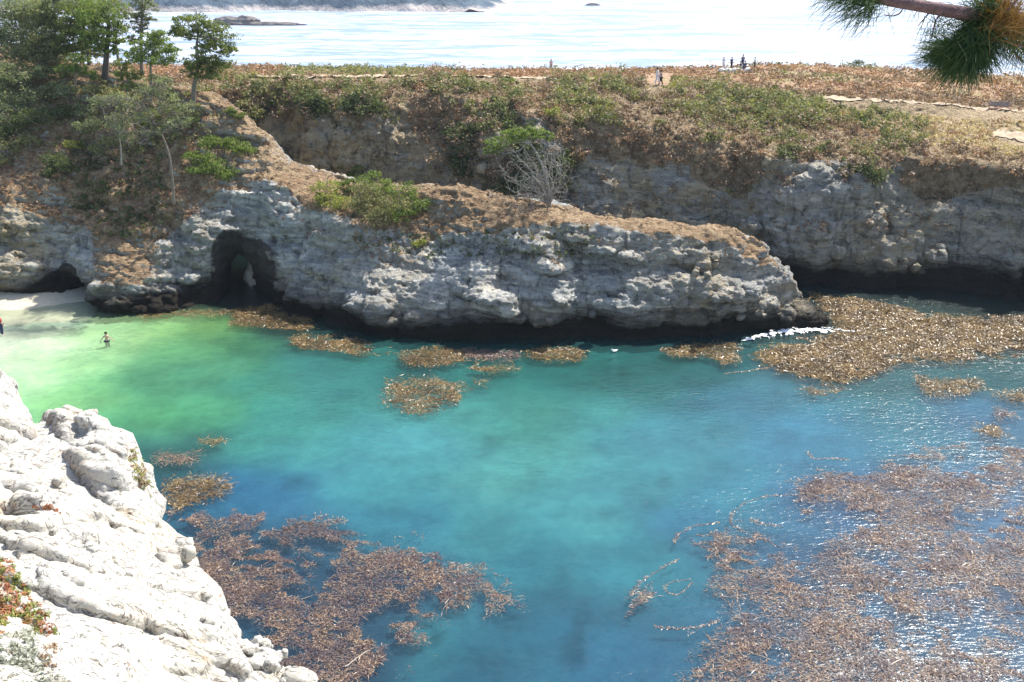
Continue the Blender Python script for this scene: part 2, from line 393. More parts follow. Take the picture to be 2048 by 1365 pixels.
def carveA(f, xs, ys, zs):
    X = xs[:, None, None]; Y = ys[None, :, None]; Z = zs[None, None, :]
    i0, i1 = np.searchsorted(xs, [ARCH_X - 6, ARCH_X + 6]); j1 = np.searchsorted(ys, 98)
    x = X[i0:i1]; y = Y[:, :j1]; z = Z[:, :, :]
    w = 0.45 * fbm(x * 0.4 + 0 * y, y * 0.4 + 0 * x, 0 * x + z * 0.4, 3)
    t = np.clip((y - 80) / 7, 0, 1)
    t = sstep(82.6, 87.0, y); cx = ARCH_X * (y / 82.0) - 0.35 * t; rx = 2.6 - 1.25 * t; top = 5.6 - 2.7 * t
    zz = np.maximum(z, -2) + 0.5
    d = ((np.abs((x - cx) / rx) ** 3 + (np.maximum(zz, 0) / (top + 0.5)) ** 3) ** (1 / 3) - 1) * rx + w * 0.6
    d = np.broadcast_to(d, f[i0:i1, :j1].shape)
    f[i0:i1, :j1] = smax(f[i0:i1, :j1], -d, 0.5)
    # cave behind the beach, left
    c = PZ(110, 590, 0.8); i0, i1 = np.searchsorted(xs, [c[0] - 6, c[0] + 7]); j1 = np.searchsorted(ys, 92)
    x = X[i0:i1]; y = Y[:, :j1]
    w = 0.5 * fbm(x * 0.5 + 0 * y, y * 0.5 + 0 * x, z * 0.5 + 0 * x, 3)
    d = (np.sqrt(((x - c[0] - 0.4 - (2.2 - Z) * 0.55) / 2.2) ** 2 + ((y - c[1] - 0.5) / 4.0) ** 2 + ((z - 0.1) / 2.5) ** 2) - 1) * 2.0 + w
    f[i0:i1, :j1] = smax(f[i0:i1, :j1], -np.broadcast_to(d, f[i0:i1, :j1].shape), 0.4)

def finish_rock(v, q, amp, sc, seed=0.0):
    nrm = vnormals(v, q)
    d = amp * (ridged(v[:, 0] * sc + seed, v[:, 1] * sc, v[:, 2] * sc * 1.6, 3, 0.6) * 0.6 + 0.5 * fbm(v[:, 0] * sc * 3, v[:, 1] * sc * 3, v[:, 2] * sc * 3, 2))
    return v + nrm * d[:, None], nrm

v, q = solid_mesh(FA, (-64, 28.5), (67, 114), (-1.6, 23), 0.2, warpA, carveA)
v, nr = finish_rock(v, q, 0.16, 0.8)
def crisp(v, q, gf, lim, amp=0.13, f=1.1):
    a, b = project(v[:, 0], v[:, 1], v[:, 2]); nn = vnormals(v, q); face = nn[:, 1] < 0.5
    ok = (a > -60) & (a < 2110) & (b > -40) & (gf.g(v[:, 0], v[:, 1]) > lim) & face
    v, q = subdiv(v, q, ok[q].all(1)); nn = vnormals(v, q)
    x, y, z = v[:, 0], v[:, 1], v[:, 2] * 1.5 + 0.12 * v[:, 0]
    d = ridged(x * f, y * f, z * f, 3, 0.55) - 0.5 + 0.5 * np.abs(fbm(x * f * 0.5, y * f * 0.5, z * f * 1.6, 3))
    v = v + nn * (amp * d)[:, None]
    return v.astype(np.float32), q, vnormals(v, q)
v, q, nr = crisp(v, q, FA, 0.6)
gA = FA.g(v[:, 0], v[:, 1])
ppx, ppy = project(v[:, 0], v[:, 1], v[:, 2])
veg = sstep(1.35, 0.8, gA) * sstep(0.15, 0.5, nr[:, 2])
veg = np.where(in_poly(ppx, ppy, [(100, 250), (330, 180), (440, 380), (330, 480), (200, 470), (80, 330)]), np.maximum(veg, 0.62), veg)
rim_py = np.interp(ppx, [-60, 560, 640, 760, 860, 960, 1060, 1150, 1300, 1400, 1470, 1540, 1600, 1650], [900, 900, 445, 465, 486, 462, 446, 444, 462, 478, 494, 540, 590, 630])
veg = veg * sstep(14, -6, ppy - rim_py + 16 * fbm(v[:, 0] * 0.4, v[:, 1] * 0.4, v[:, 2] * 0.4, 3))
veg = np.where(in_poly(ppx, ppy, [(690, 470), (760, 440), (860, 470), (850, 520), (760, 540)]), np.maximum(veg, 0.45), veg)
pale = np.zeros(len(v))
pale = np.where(in_poly(ppx, ppy, [(430, 215), (520, 240), (600, 345), (480, 360), (400, 300)]), 0.55, pale)
pale = np.where(in_poly(ppx, ppy, [(60, 300), (180, 200), (300, 175), (350, 230), (200, 300), (100, 330)]), 0.45, pale)  # ground below the grove paled to offset the slope's dim light
pale = np.where(in_poly(ppx, ppy, [(1010, 395), (1250, 425), (1470, 455), (1560, 520), (1470, 480), (1250, 450), (1020, 430)]), 0.5, pale)
tanA = 0.45 * sstep(420, 200, ppx) - 0.05 + 0.3 * sstep(1430, 1600, ppx)
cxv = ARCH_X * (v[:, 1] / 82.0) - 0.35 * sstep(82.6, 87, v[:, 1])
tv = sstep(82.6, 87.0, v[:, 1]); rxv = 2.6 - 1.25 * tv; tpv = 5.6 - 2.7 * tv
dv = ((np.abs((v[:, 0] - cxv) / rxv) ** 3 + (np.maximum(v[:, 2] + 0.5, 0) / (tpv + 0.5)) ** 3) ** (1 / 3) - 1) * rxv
cave_shade = sstep(0.75, 0.15, dv) * sstep(82.0, 83.6, v[:, 1]) * (v[:, 1] < 90)  # painted shade on the walls inside the arch tunnel
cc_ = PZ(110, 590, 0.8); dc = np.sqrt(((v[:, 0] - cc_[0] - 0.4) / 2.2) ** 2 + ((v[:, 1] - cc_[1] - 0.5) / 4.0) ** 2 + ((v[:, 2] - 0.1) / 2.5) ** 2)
cave_shade = np.maximum(cave_shade, sstep(1.35, 1.1, dc) * sstep(cc_[1] - 0.8, cc_[1] + 0.6, v[:, 1]))  # the beach cave gets the same painted shade
ridge_py = np.interp(ppx, [400, 420, 500, 545, 575, 640, 720, 850, 930, 1000, 1100, 1200, 1350, 1440, 1500], [170, 190, 248, 290, 335, 354, 379, 381, 374, 402, 423, 436, 452, 464, 490])
veg = np.where((np.abs(ppy - ridge_py) < 16) & (ppx > 400) & (ppx < 1460), np.maximum(veg, 0.6), veg)
o = np_mesh('headland', v, q, M_headland, True, {'veg': veg, 'pale': pale, 'tan': tanA, 'cave_shade': cave_shade})
tag(o, 'grey rock headland and promontory with a sea arch', 'headland', kind='structure')
VA, QA, NA = v, q, nr

# ------------------------------------------------------------------ back cliff
B_foot = foot([(-500, 108), (0, 106), (350, 101), (600, 95), (850, 92.5), (1000, 91), (1150, 90), (1300, 88.4), (1500, 87), (1640, 86), (1800, 83.6), (1900, 82.2), (2048, 80.5), (2300, 77.5), (2700, 74)], -0.8)
B_low = [p + np.array([0, 1.4, 3.4]) for p in B_foot]
B_rim = crv([(-500, 150, 116), (0, 160, 114), (350, 185, 108), (600, 205, 103), (750, 205, 101), (850, 200, 100), (1000, 222, 98.5), (1150, 250, 97), (1300, 275, 95), (1500, 316, 92.5), (1640, 326, 91), (1800, 335, 88.6), (1900, 340, 87.2), (2048, 348, 85.5), (2300, 365, 82.5), (2700, 390, 79)])
B_sh = crv([(-500, 145, 120), (0, 158, 118), (350, 176, 111), (600, 180, 107), (850, 178, 106), (1000, 190, 105), (1150, 205, 105), (1300, 220, 104), (1500, 246, 102), (1640, 262, 100.5), (1800, 275, 98.5), (1900, 284, 97), (2048, 296, 95), (2300, 310, 92), (2700, 330, 88)])
B_crest = crv([(-500, 140, 125), (350, 167, 116), (600, 165, 114), (850, 164, 114), (1000, 166, 114), (1150, 170, 115), (1300, 177, 116), (1500, 190, 115), (1640, 202, 112), (1800, 214, 109), (1900, 222, 107), (2048, 235, 105), (2300, 250, 102), (2700, 275, 98)])
B_edge = crv([(-500, 125, 172), (350, 132, 172), (500, 133, 172), (750, 137, 172), (1000, 142, 172), (1300, 138, 172), (1450, 134, 172), (1550, 128, 172), (1700, 132, 172), (1800, 137, 168), (1900, 142, 166), (2048, 152, 162), (2300, 165, 155), (2700, 180, 150)])
B_end = [p + np.array([0, 5, -p[2] - 1]) for p in B_edge]
BC = [[p + np.array([0, -3, -2.4]) for p in B_foot], B_foot, B_low, B_rim, B_sh, B_crest, B_edge, B_end]
FB = HField(BC, -110, 125, 66, 185, 0.25, 10)
def warpB(X, Y, Z):
    tz = Z - 0.12 * X + 0.1 * Y
    face = np.clip(FB.g(X, Y) / 1.2, 0.12, 1.0)
    big = -2.4 * ridged(X * 0.075 + 20, Y * 0.05, Z * 0.05, 3, 0.5) + 2.5 * fbm(X * 0.05, 3.0, Z * 0.02, 2)
    dy = -1.3 * ridged(X * 0.28, Y * 0.25, Z * 0.16, 4, 0.6)
    dy = dy - 0.6 * perlin(X * 0.06, Y * 0.06 + 5, tz * 0.8) - 0.5 * fbm(X * 0.6, Y * 0.6, tz * 0.7, 3)
    dy = dy - 1.0 * sstep(2.2, 0.4, Z)
    dx = 0.9 * fbm(X * 0.25 + 70, Y * 0.25, Z * 0.3, 3)
    dz = 0.35 * fbm(X * 0.35, Y * 0.35 + 20, 0.0, 3)
    fb = sstep(0.05, 0.6, FB.g(X, Y + big)) * 0.8 + 0.2
    return dx * face, dy * face + big * np.maximum(face, fb) + 1.2 * face, dz * (0.35 + 0.65 * face)
v, q = solid_mesh(FB, (-62, 82), (71, 119), (-1.4, 17.5), 0.25, warpB, None, 3.6)
v, nr = finish_rock(v, q, 0.25, 0.6, 11)
v, q, nr = crisp(v, q, FB, 0.7, 0.16, 0.9)
gB = FB.g(v[:, 0], v[:, 1]); ppx, ppy = project(v[:, 0], v[:, 1], v[:, 2])
hb = FB.z(v[:, 0], v[:, 1])
veg = sstep(1.3, 0.75, gB + 0.6 * fbm(v[:, 0] * 0.14, v[:, 1] * 0.14, v[:, 2] * 0.14, 4))
fallen = sstep(0.1, 0.6, fbm(v[:, 0] * 0.11 + 4, 0 * v[:, 0], v[:, 2] * 0.06, 3)) * sstep(3, 6, v[:, 2])
veg = np.maximum(veg, 0.6 * fallen * sstep(1750, 1300, ppx))
lim_py = np.interp(ppx, [400, 500, 820, 880, 1080, 1180, 1280, 1380, 1480, 1560, 1640, 1800, 1900, 2048], [235, 230, 230, 370, 390, 300, 305, 350, 370, 310, 325, 345, 395, 360])
nb_ = fbm(v[:, 0] * 0.22, v[:, 1] * 0.22, v[:, 2] * 0.22, 4)
veg = veg * sstep(30, -15, ppy - lim_py - 45 * nb_) + 0.75 * sstep(0.15, 0.5, nb_) * sstep(1050, 900, ppx) * sstep(700, 900, ppx)
pale = 0.75 * sstep(1650, 1950, ppx) * sstep(205, 225, ppy) * sstep(330, 285, ppy) * sstep(1.2, 0.6, gB)
tanB = np.interp(ppx, [300, 540, 820, 900, 1150, 1300, 1500, 1600, 1800, 2048], [0.3, 0.7, 0.75, 0.3, 0.4, 0.55, 0.5, 0.15, 0.2, 0.15])
o = np_mesh('cliff', v, q, M_cliff, True, {'veg': veg, 'pale': pale, 'tan': tanB, 'cave_shade': 0 * veg})
tag(o, 'long shaded cliff across the channel under a scrub covered bluff', 'cliff', kind='structure')
VB, QB, NB = v, q, nr

# plateau behind the cliff rim
xs = np.arange(-108, 122, 0.8); ys = np.arange(118.3, 182, 0.8)
X2, Y2 = np.meshgrid(xs, ys, indexing='ij')
Z2 = FB.z(X2, Y2) + 0.25 * fbm(X2 * 0.2, Y2 * 0.2, 0, 3) * sstep(118, 124, Y2) - 0.03
def grid_faces(nx, ny):
    i, j = np.meshgrid(np.arange(nx - 1), np.arange(ny - 1), indexing='ij'); a = (i * ny + j).ravel()
    return np.stack([a, a + ny, a + ny + 1, a + 1], 1)
o = np_mesh('bluff_ground', np.stack([X2, Y2, Z2], -1).reshape(-1, 3), grid_faces(len(xs), len(ys)), M_plateau, True)
tag(o, 'flat scrub covered bluff top running to the ocean edge', 'bluff', kind='structure')

def ground_z(x, y):
    h_ = BV[1].ray_cast(Vector((float(x), float(y), 40.0)), Vector((0, 0, -1)), 60); return max(h_[0][2] if h_[0] is not None else -9, float(FB.z(x, y)))
gzv = np.vectorize(ground_z)
def strip(name, pts, width, field, lift=0.12):
    pts = np.array([PY(*p)[:2] for p in pts]); t = np.linspace(0, 1, len(pts)); T = np.linspace(0, 1, 90)
    x = np.interp(T, t, pts[:, 0]); y = np.interp(T, t, pts[:, 1])
    for _ in range(6): x[1:-1] = (x[:-2] + x[1:-1] + x[2:]) / 3; y[1:-1] = (y[:-2] + y[1:-1] + y[2:]) / 3
    dx = np.gradient(x); dy = np.gradient(y); L = np.hypot(dx, dy); nx, ny = -dy / L, dx / L
    V = []
    for k in range(7):
        s = (k / 6 - 0.5) * width * (1 + 0.3 * perlin(T * 6, 2.0, 0.5))
        V.append(np.stack([x + nx * s, y + ny * s, gzv(x + nx * s, y + ny * s) + lift], 1))
    V = np.concatenate(V)
    o = np_mesh(name, V, grid_faces(7, 90), M_path, True); o['kind'] = 'structure'; return o
# ------------------------------------------------------------------ water of the cove
# control points of the bottom: photo position, colour of the water body (shallow sand = pale green, deeper = teal, kelp bed = dark blue)
CPW = [
 (0, 690, (0.95, 1.0, 0.66)), (100, 700, (0.80, 1.0, 0.56)), (60, 760, (0.66, 0.95, 0.46)), (130, 650, (0.9, 0.98, 0.6)), (200, 720, (0.48, 0.82, 0.34)),
 (250, 660, (0.50, 0.80, 0.33)), (330, 650, (0.36, 0.68, 0.22)), (420, 650, (0.22, 0.47, 0.13)), (150, 800, (0.40, 0.80, 0.28)), (230, 780, (0.20, 0.52, 0.19)),
 (350, 700, (0.17, 0.47, 0.18)), (300, 760, (0.09, 0.34, 0.16)), (420, 740, (0.10, 0.36, 0.18)), (300, 820, (0.11, 0.42, 0.17)), (400, 830, (0.09, 0.38, 0.18)),
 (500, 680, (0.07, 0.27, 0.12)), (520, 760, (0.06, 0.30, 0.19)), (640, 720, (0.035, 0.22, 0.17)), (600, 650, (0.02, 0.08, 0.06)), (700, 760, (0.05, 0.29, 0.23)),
 (450, 900, (0.07, 0.37, 0.25)), (560, 830, (0.05, 0.31, 0.22)), (600, 900, (0.06, 0.33, 0.27)), (780, 880, (0.08, 0.36, 0.34)), (700, 960, (0.06, 0.33, 0.30)),
 (350, 900, (0.035, 0.15, 0.11)), (380, 950, (0.02, 0.10, 0.12)), (480, 960, (0.025, 0.16, 0.28)), (600, 955, (0.03, 0.19, 0.30)), (540, 1010, (0.03, 0.17, 0.26)),
 (850, 740, (0.02, 0.14, 0.11)), (1000, 750, (0.028, 0.20, 0.15)), (1150, 740, (0.02, 0.17, 0.13)), (1300, 740, (0.018, 0.15, 0.12)), (1450, 745, (0.02, 0.14, 0.13)),
 (900, 820, (0.07, 0.35, 0.27)), (1050, 820, (0.065, 0.31, 0.22)), (1100, 900, (0.085, 0.36, 0.29)), (1000, 960, (0.09, 0.37, 0.30)), (1200, 820, (0.055, 0.29, 0.24)),
 (1350, 860, (0.055, 0.27, 0.29)), (1300, 950, (0.055, 0.29, 0.29)), (1150, 1020, (0.06, 0.31, 0.29)), (950, 1050, (0.045, 0.26, 0.25)), (800, 1040, (0.035, 0.23, 0.27)),
 (1500, 800, (0.04, 0.22, 0.27)), (1600, 860, (0.04, 0.23, 0.30)), (1750, 820, (0.03, 0.20, 0.23)), (1750, 760, (0.018, 0.14, 0.13)), (1900, 740, (0.013, 0.13, 0.12)), (1950, 820, (0.03, 0.16, 0.24)),
 (2100, 740, (0.012, 0.12, 0.12)), (1450, 960, (0.04, 0.25, 0.29)), (1400, 1040, (0.03, 0.19, 0.25)), (1250, 1100, (0.03, 0.22, 0.24)), (1100, 1130, (0.026, 0.19, 0.21)),
 (1150, 1250, (0.02, 0.14, 0.19)), (1000, 1290, (0.02, 0.14, 0.18)), (880, 1280, (0.04, 0.22, 0.22)), (1250, 1320, (0.02, 0.14, 0.21)), (950, 1360, (0.018, 0.12, 0.17)),
 (600, 1150, (0.02, 0.072, 0.107)), (800, 1180, (0.02, 0.078, 0.123)), (500, 1080, (0.02, 0.078, 0.107)), (700, 1300, (0.018, 0.072, 0.107)), (1700, 1000, (0.035, 0.130, 0.221)),
 (1600, 1150, (0.03, 0.111, 0.180)), (1900, 1150, (0.04, 0.130, 0.213)), (1700, 1300, (0.03, 0.111, 0.172)), (2048, 1000, (0.05, 0.156, 0.246)), (2048, 1365, (0.04, 0.130, 0.197)),
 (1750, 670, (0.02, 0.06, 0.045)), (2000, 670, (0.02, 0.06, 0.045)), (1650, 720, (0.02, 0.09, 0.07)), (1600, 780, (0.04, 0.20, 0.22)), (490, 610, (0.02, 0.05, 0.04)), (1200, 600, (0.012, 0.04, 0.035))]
wp = np.array([PZ(a, b)[:2] for a, b, c in CPW]); wc = np.array([c for a, b, c in CPW])
xs = np.arange(-75, 100, 0.4); ys = np.arange(8, 125, 0.4)
X2, Y2 = np.meshgrid(xs, ys, indexing='ij'); x = X2.ravel(); y = Y2.ravel()
wx = x + 1.6 * fbm(x * 0.13, y * 0.13, 3, 4); wy = y + 1.6 * fbm(x * 0.13 + 30, y * 0.13, 8, 4)
S = np.zeros((len(x), 3)); W = np.zeros(len(x))
for (cx, cy), c in zip(wp, np.log(wc)):
    sc = 3.0 + 0.03 * cy
    w = 1 / ((((wx - cx) ** 2 + (wy - cy) ** 2) / sc ** 2 + 0.25) ** 2.2)
    S += w[:, None] * c; W += w
col = np.exp(S / W[:, None])
mott = fbm(x * 0.22, y * 0.35, 1, 4)
col *= 0.60 * (1 + 0.22 * mott)[:, None]; col += 0.008; col[:, 2] *= 1.12; col[:, 1] *= 0.97
dark = sstep(0.25, 0.8, fbm(x * 0.35 + 9, y * 0.5, 2, 4)) * 0.18 * sstep(-30, -20, x) 
col *= (1 - dark)[:, None]
ppx, ppy = project(x, y, 0 * x)
for (a, b, r1, r2, k) in [(1150, 1290, 30, 50, 0.38), (1015, 1240, 22, 10, 0.5), (870, 1270, 22, 12, 0.6), (1245, 737, 16, 5, 0.5), (600, 955, 50, 22, 0.3), (1310, 1000, 30, 18, 0.2), (1160, 1230, 25, 14, 0.3), (1280, 1040, 12, 12, 0.3), (1750, 815, 30, 10, 0.25), (1330, 950, 26, 14, 0.25)]:
    d = ((ppx - a) / r1) ** 2 + ((ppy - b) / r2) ** 2 + 0.8 * fbm(x * 0.9, y * 0.9, a, 3)
    col *= (1 - k * sstep(1.3, 0.2, d))[:, None]
m, t, out = nt('cove_water'); n = N(t); P = n.pos()
c = n.attr('col', 'Color')
c = n.mix(n.mapr(n.noise(P, 1.4, 6, 0.7), 0.3, 0.7, 0, 0.22), c, n.mix(1.0, c, (0.45, 0.6, 0.7), 'MULTIPLY'))
w1 = n.noise(n.mapping(P, (1.1, 2.6, 1), (0, 0, 0.5)), 1.0, 3, 0.55, 0.6); w2 = n.noise(n.mapping(P, (3.0, 6.5, 1), (0, 0, -0.35)), 1.0, 3, 0.6, 0.4)
hh = n.math('ADD', w1, n.math('MULTIPLY', w2, 0.6))
amp = n.mapr(n.noise(P, 0.09, 3, 0.5), 0.35, 0.65, 0.35, 1.0)
nrm = n.bump(n.math('MULTIPLY', hh, amp), 0.75, 0.09)
dif = n.new('ShaderNodeBsdfDiffuse'); n.link(c, dif.inputs[0])
tr = n.new('ShaderNodeBsdfTransparent'); tr.inputs[0].default_value = (0.93, 1.0, 0.99, 1)
m1 = n.new('ShaderNodeMixShader'); m1.inputs[0].default_value = 0.30; n.link(tr.outputs[0], m1.inputs[1]); n.link(dif.outputs[0], m1.inputs[2])
gl = n.new('ShaderNodeBsdfGlossy'); gl.inputs['Roughness'].default_value = 0.2; n.link(nrm, gl.inputs['Normal'])
fr = n.new('ShaderNodeFresnel'); fr.inputs[0].default_value = 1.33; n.link(nrm, fr.inputs['Normal'])
m2 = n.new('ShaderNodeMixShader'); n.link(fr.outputs[0], m2.inputs[0]); n.link(m1.outputs[0], m2.inputs[1]); n.link(gl.outputs[0], m2.inputs[2]); n.link(m2.outputs[0], out.inputs[0])
M_water = m
m, t, out = nt('cove_depths'); n = N(t); P = n.pos(); c = n.attr('col', 'Color')
c = n.mix(n.mapr(n.noise(P, 0.9, 7, 0.72, 0.4), 0.38, 0.62, 0, 0.6), c, n.mix(1.0, c, (0.35, 0.5, 0.62), 'MULTIPLY'))
dif = n.new('ShaderNodeBsdfDiffuse'); n.link(c, dif.inputs[0]); n.link(dif.outputs[0], out.inputs[0])
o = np_mesh('water_depths', np.stack([x, y, 0 * x - 0.45], 1), grid_faces(len(xs), len(ys)), m, True, {'col': col}); tag(o, 'clear green and blue depths under the cove surface', 'water', kind='structure')
o = np_mesh('water', np.stack([x, y, 0 * x], 1), grid_faces(len(xs), len(ys)), M_water, True, {'col': col})
tag(o, 'still cove water shading from pale green shallows to deep teal', 'water', kind='structure')

# ocean
m, t, out = nt('ocean_glare'); n = N(t); P = n.pos()
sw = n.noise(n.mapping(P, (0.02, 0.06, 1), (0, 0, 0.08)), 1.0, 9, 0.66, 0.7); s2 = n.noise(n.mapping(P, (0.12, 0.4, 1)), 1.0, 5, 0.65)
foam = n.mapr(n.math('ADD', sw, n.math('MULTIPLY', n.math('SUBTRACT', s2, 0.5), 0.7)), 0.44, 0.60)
c = n.mix(foam, (0.20, 0.27, 0.40), (0.50, 0.53, 0.58))  # pale streaks are whitecaps plus sun glitter painted into the base colour
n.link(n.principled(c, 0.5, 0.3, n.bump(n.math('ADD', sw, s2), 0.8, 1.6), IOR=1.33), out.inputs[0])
xs = np.array([-4000, -900, -300, 300, 900, 4000.]); ys = np.array([122.0, 250, 600, 2000, 9000])
X2, Y2 = np.meshgrid(xs, ys, indexing='ij')
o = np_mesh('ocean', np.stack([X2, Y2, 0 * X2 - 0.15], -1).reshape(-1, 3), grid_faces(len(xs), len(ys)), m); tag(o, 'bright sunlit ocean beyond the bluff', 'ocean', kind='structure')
# seabed sheet under everything (carries the terrain on, out of sight)
o = np_mesh('seabed', np.array([(-4000, -300, -4), (4000, -300, -4), (4000, 9000, -4), (-4000, 9000, -4)], float), np.array([[0, 1, 2, 3]]), simple('seabed_sand', (0.2, 0.2, 0.15))); o['kind'] = 'structure'
# side waters beyond the cove sheet
for x0, x1 in ((-4000, -75.2), (99.8, 4000)):
    o = np_mesh('ocean', np.array([(x0, -300, -0.12), (x1, -300, -0.12), (x1, 122, -0.12), (x0, 122, -0.12)], float), np.array([[0, 1, 2, 3]]), m); o['kind'] = 'structure'

# beach
xs = np.arange(-62, -26, 0.3); ys = np.arange(60, 96, 0.3); X2, Y2 = np.meshgrid(xs, ys, indexing='ij')
bd = PZ(-120, 640)[:2]; bx, by = X2 - (-47.5), Y2 - 84.5
ppx, ppy = project(X2, Y2, 0 * X2)
Z2 = 0.75 - 0.115 * np.maximum(0, np.hypot(bx * 0.62, (by) * 1.55) - 1.0) + 0.08 * fbm(X2 * 0.3, Y2 * 0.3, 0, 3)
M_sand = simple('beach_sand', (0.52, 0.46, 0.34), 0.95, 0.12, 2.0, 0.2)
o = np_mesh('beach', np.stack([X2, Y2, Z2], -1).reshape(-1, 3), grid_faces(len(xs), len(ys)), M_sand, True); tag(o, 'small pale sand beach below the left cliff', 'beach', kind='structure')

# ------------------------------------------------------------------ camera, light, world
cam = bpy.data.cameras.new('camera'); co = bpy.data.objects.new('camera', cam); COL.objects.link(co)
co.location = (0, 0, CAMH); co.rotation_euler = (PI / 2 - PITCH, 0, 0)
cam.sensor_width = 36; cam.lens = 36 * F / 2048; cam.clip_end = 20000; cam.clip_start = 0.05
scene.camera = co
sl = bpy.data.lights.new('sun', 'SUN'); so = bpy.data.objects.new('sun', sl); COL.objects.link(so)
sl.energy = 4.7; sl.angle = math.radians(0.5); sl.color = (1.0, 0.95, 0.87)
sd = Vector((math.cos(SUN_EL) * math.sin(SUN_AZ), math.cos(SUN_EL) * math.cos(SUN_AZ), math.sin(SUN_EL)))
so.rotation_euler = sd.to_track_quat('Z', 'Y').to_euler()
w = bpy.data.worlds.new('World'); scene.world = w; w.use_nodes = True; t = w.node_tree
sky = t.nodes.new('ShaderNodeTexSky'); sky.sky_type = 'NISHITA'; sky.sun_disc = False; sky.sun_elevation = SUN_EL; sky.sun_rotation = SUN_AZ
sky.air_density = 1.0; sky.dust_density = 1.5
t.links.new(sky.outputs[0], t.nodes['Background'].inputs[0]); t.nodes['Background'].inputs[1].default_value = 0.135
scene.view_settings.view_transform = 'Standard'; scene.view_settings.look = 'None'; scene.view_settings.gamma = 1
scene.view_settings.exposure = 1.0

# ------------------------------------------------------------------ picking points on the land that was built
from mathutils.bvhtree import BVHTree
def bvh(v, q): return BVHTree.FromPolygons(v.tolist(), q.tolist())
BV = [bvh(VA, QA), bvh(VB, QB)]
def hit(px, py):
    """ground point behind a photo position (for placing things on the terrain)"""
    d = Vector(ray(px, py)).normalized(); o_ = Vector((0, 0, CAMH)); best = None
    for b in BV:
        h = b.ray_cast(o_, d, 600)
        if h[0] is not None and (best is None or h[3] < best[1]): best = (h[0], h[3])
    if best is None:
        for Y in np.arange(112, 176, 0.4):
            p = PY(px, py, Y)
            if p[2] <= FB.z(p[0], Y): return Vector(p)
        return Vector(PY(px, py, 170))
    return best[0]

strip('path', [(1640, 203, 113), (1750, 208, 111.5), (1850, 216, 110), (1950, 225, 108.5), (2048, 233, 107.5), (2150, 240, 106.5)], 1.9, FB, 0.10)
strip('path', [(500, 163, 118), (600, 164, 117), (760, 164, 117), (880, 160, 119), (1000, 162, 119), (1090, 166, 118), (1200, 170, 118.5)], 2.0, FB, 0.3)
strip('path', [(1985, 268, 99.5), (2060, 288, 96.8), (2160, 305, 94.5)], 2.6, FB, 0.08)


# ------------------------------------------------------------------ foreground granite
SIL = [(-150, 640, 29), (0, 690, 26), (40, 728, 25), (55, 790, 24.2), (62, 814, 24), (150, 832, 23.5), (200, 845, 23), (285, 885, 21.5), (302, 930, 20.5), (312, 985, 19.5), (318, 1020, 19), (360, 1062, 18), (405, 1112, 17), (440, 1180, 16), (490, 1250, 15), (538, 1306, 14), (606, 1372, 12.8), (760, 1470, 11.3), (900, 1600, 9.8)]
SILW = [PY(*p) for p in SIL]
ctrl = [tuple(p) for p in SILW] + [tuple(PY(*p)) for p in [(0, 1365, 9), (0, 1200, 11.5), (0, 1000, 16), (0, 850, 20.3), (200, 1200, 13), (300, 1365, 11), (200, 1000, 17.6), (150, 900, 20.6), (0, 1700, 5.5), (-300, 1000, 16), (-300, 1400, 8.5), (450, 1365, 11.9), (350, 1200, 14.1)]]
ctrl += [(0, 0, 26.3), (3, 1.5, 25.8), (8, 1, 25.6), (-5, -5, 26.6), (1.2, 7.2, 19.0), (3, 5, 22.0), (7, 4, 22.5), (12, 3, 23.5), (10, -8, 27), (-24, -8, 28), (-24, 10, 23), (-25, 30, 20)]
cx = np.array(ctrl)
def tps(r): return np.where(r > 1e-6, r * r * np.log(np.maximum(r, 1e-6)), 0)
R = tps(np.hypot(cx[:, None, 0] - cx[None, :, 0], cx[:, None, 1] - cx[None, :, 1])) + 0.6 * np.eye(len(cx))
Pm = np.stack([np.ones(len(cx)), cx[:, 0], cx[:, 1]], 1)
Mx = np.block([[R, Pm], [Pm.T, np.zeros((3, 3))]])
sol = np.linalg.solve(Mx, np.concatenate([cx[:, 2], np.zeros(3)]))
def surfz(x, y):
    s = sol[-3] + sol[-2] * x + sol[-1] * y
    for i in range(len(cx)): s = s + sol[i] * tps(np.hypot(x - cx[i, 0], y - cx[i, 1]))
    return s
POLY = [tuple(p[:2]) for p in SILW] + [(1.2, 7.2), (3, 5), (7, 4), (13, 3), (13, -9), (-26, -9), (-26, 31)]
def polydist(x, y, poly, closed=True):
    d = np.full(x.shape, 1e9); n = len(poly)
    for i in range(n if closed else n - 1):
        ax, ay = poly[i][:2]; bx_, by_ = poly[(i + 1) % n][:2]; ex, ey = bx_ - ax, by_ - ay
        t = np.clip(((x - ax) * ex + (y - ay) * ey) / (ex * ex + ey * ey), 0, 1)
        d = np.minimum(d, np.hypot(x - ax - t * ex, y - ay - t * ey))
    if closed: d = np.where(in_poly(x, y, poly), -d, d)
    return d
h0 = 0.1
gx = np.arange(-27, 14, h0); gy = np.arange(-10, 32, h0); GX, GY = np.meshgrid(gx, gy, indexing='ij')
SZ = surfz(GX, GY); WD = polydist(GX, GY, POLY) + 0.28
blk = [tuple(PZ(a, b, 17.2)[:2]) for a, b in [(70, 820), (150, 838), (280, 890), (300, 960), (312, 1010), (250, 1010), (160, 985), (110, 930)]]
bd = polydist(GX, GY, blk)
SZ = SZ + 0.45 * sstep(0.25, -0.25, bd)
crackl = [tuple(PZ(a, b, 17.5)[:2]) for a, b in [(60, 812), (90, 872), (108, 925), (145, 975), (175, 1000)]]
CR = polydist(GX, GY, crackl, False)
crack2 = [tuple(PZ(a, b, 17.6)[:2]) for a, b in [(-20, 960), (60, 1000), (130, 1015), (190, 1045), (330, 1075)]]
CR2 = polydist(GX, GY, crack2, False)
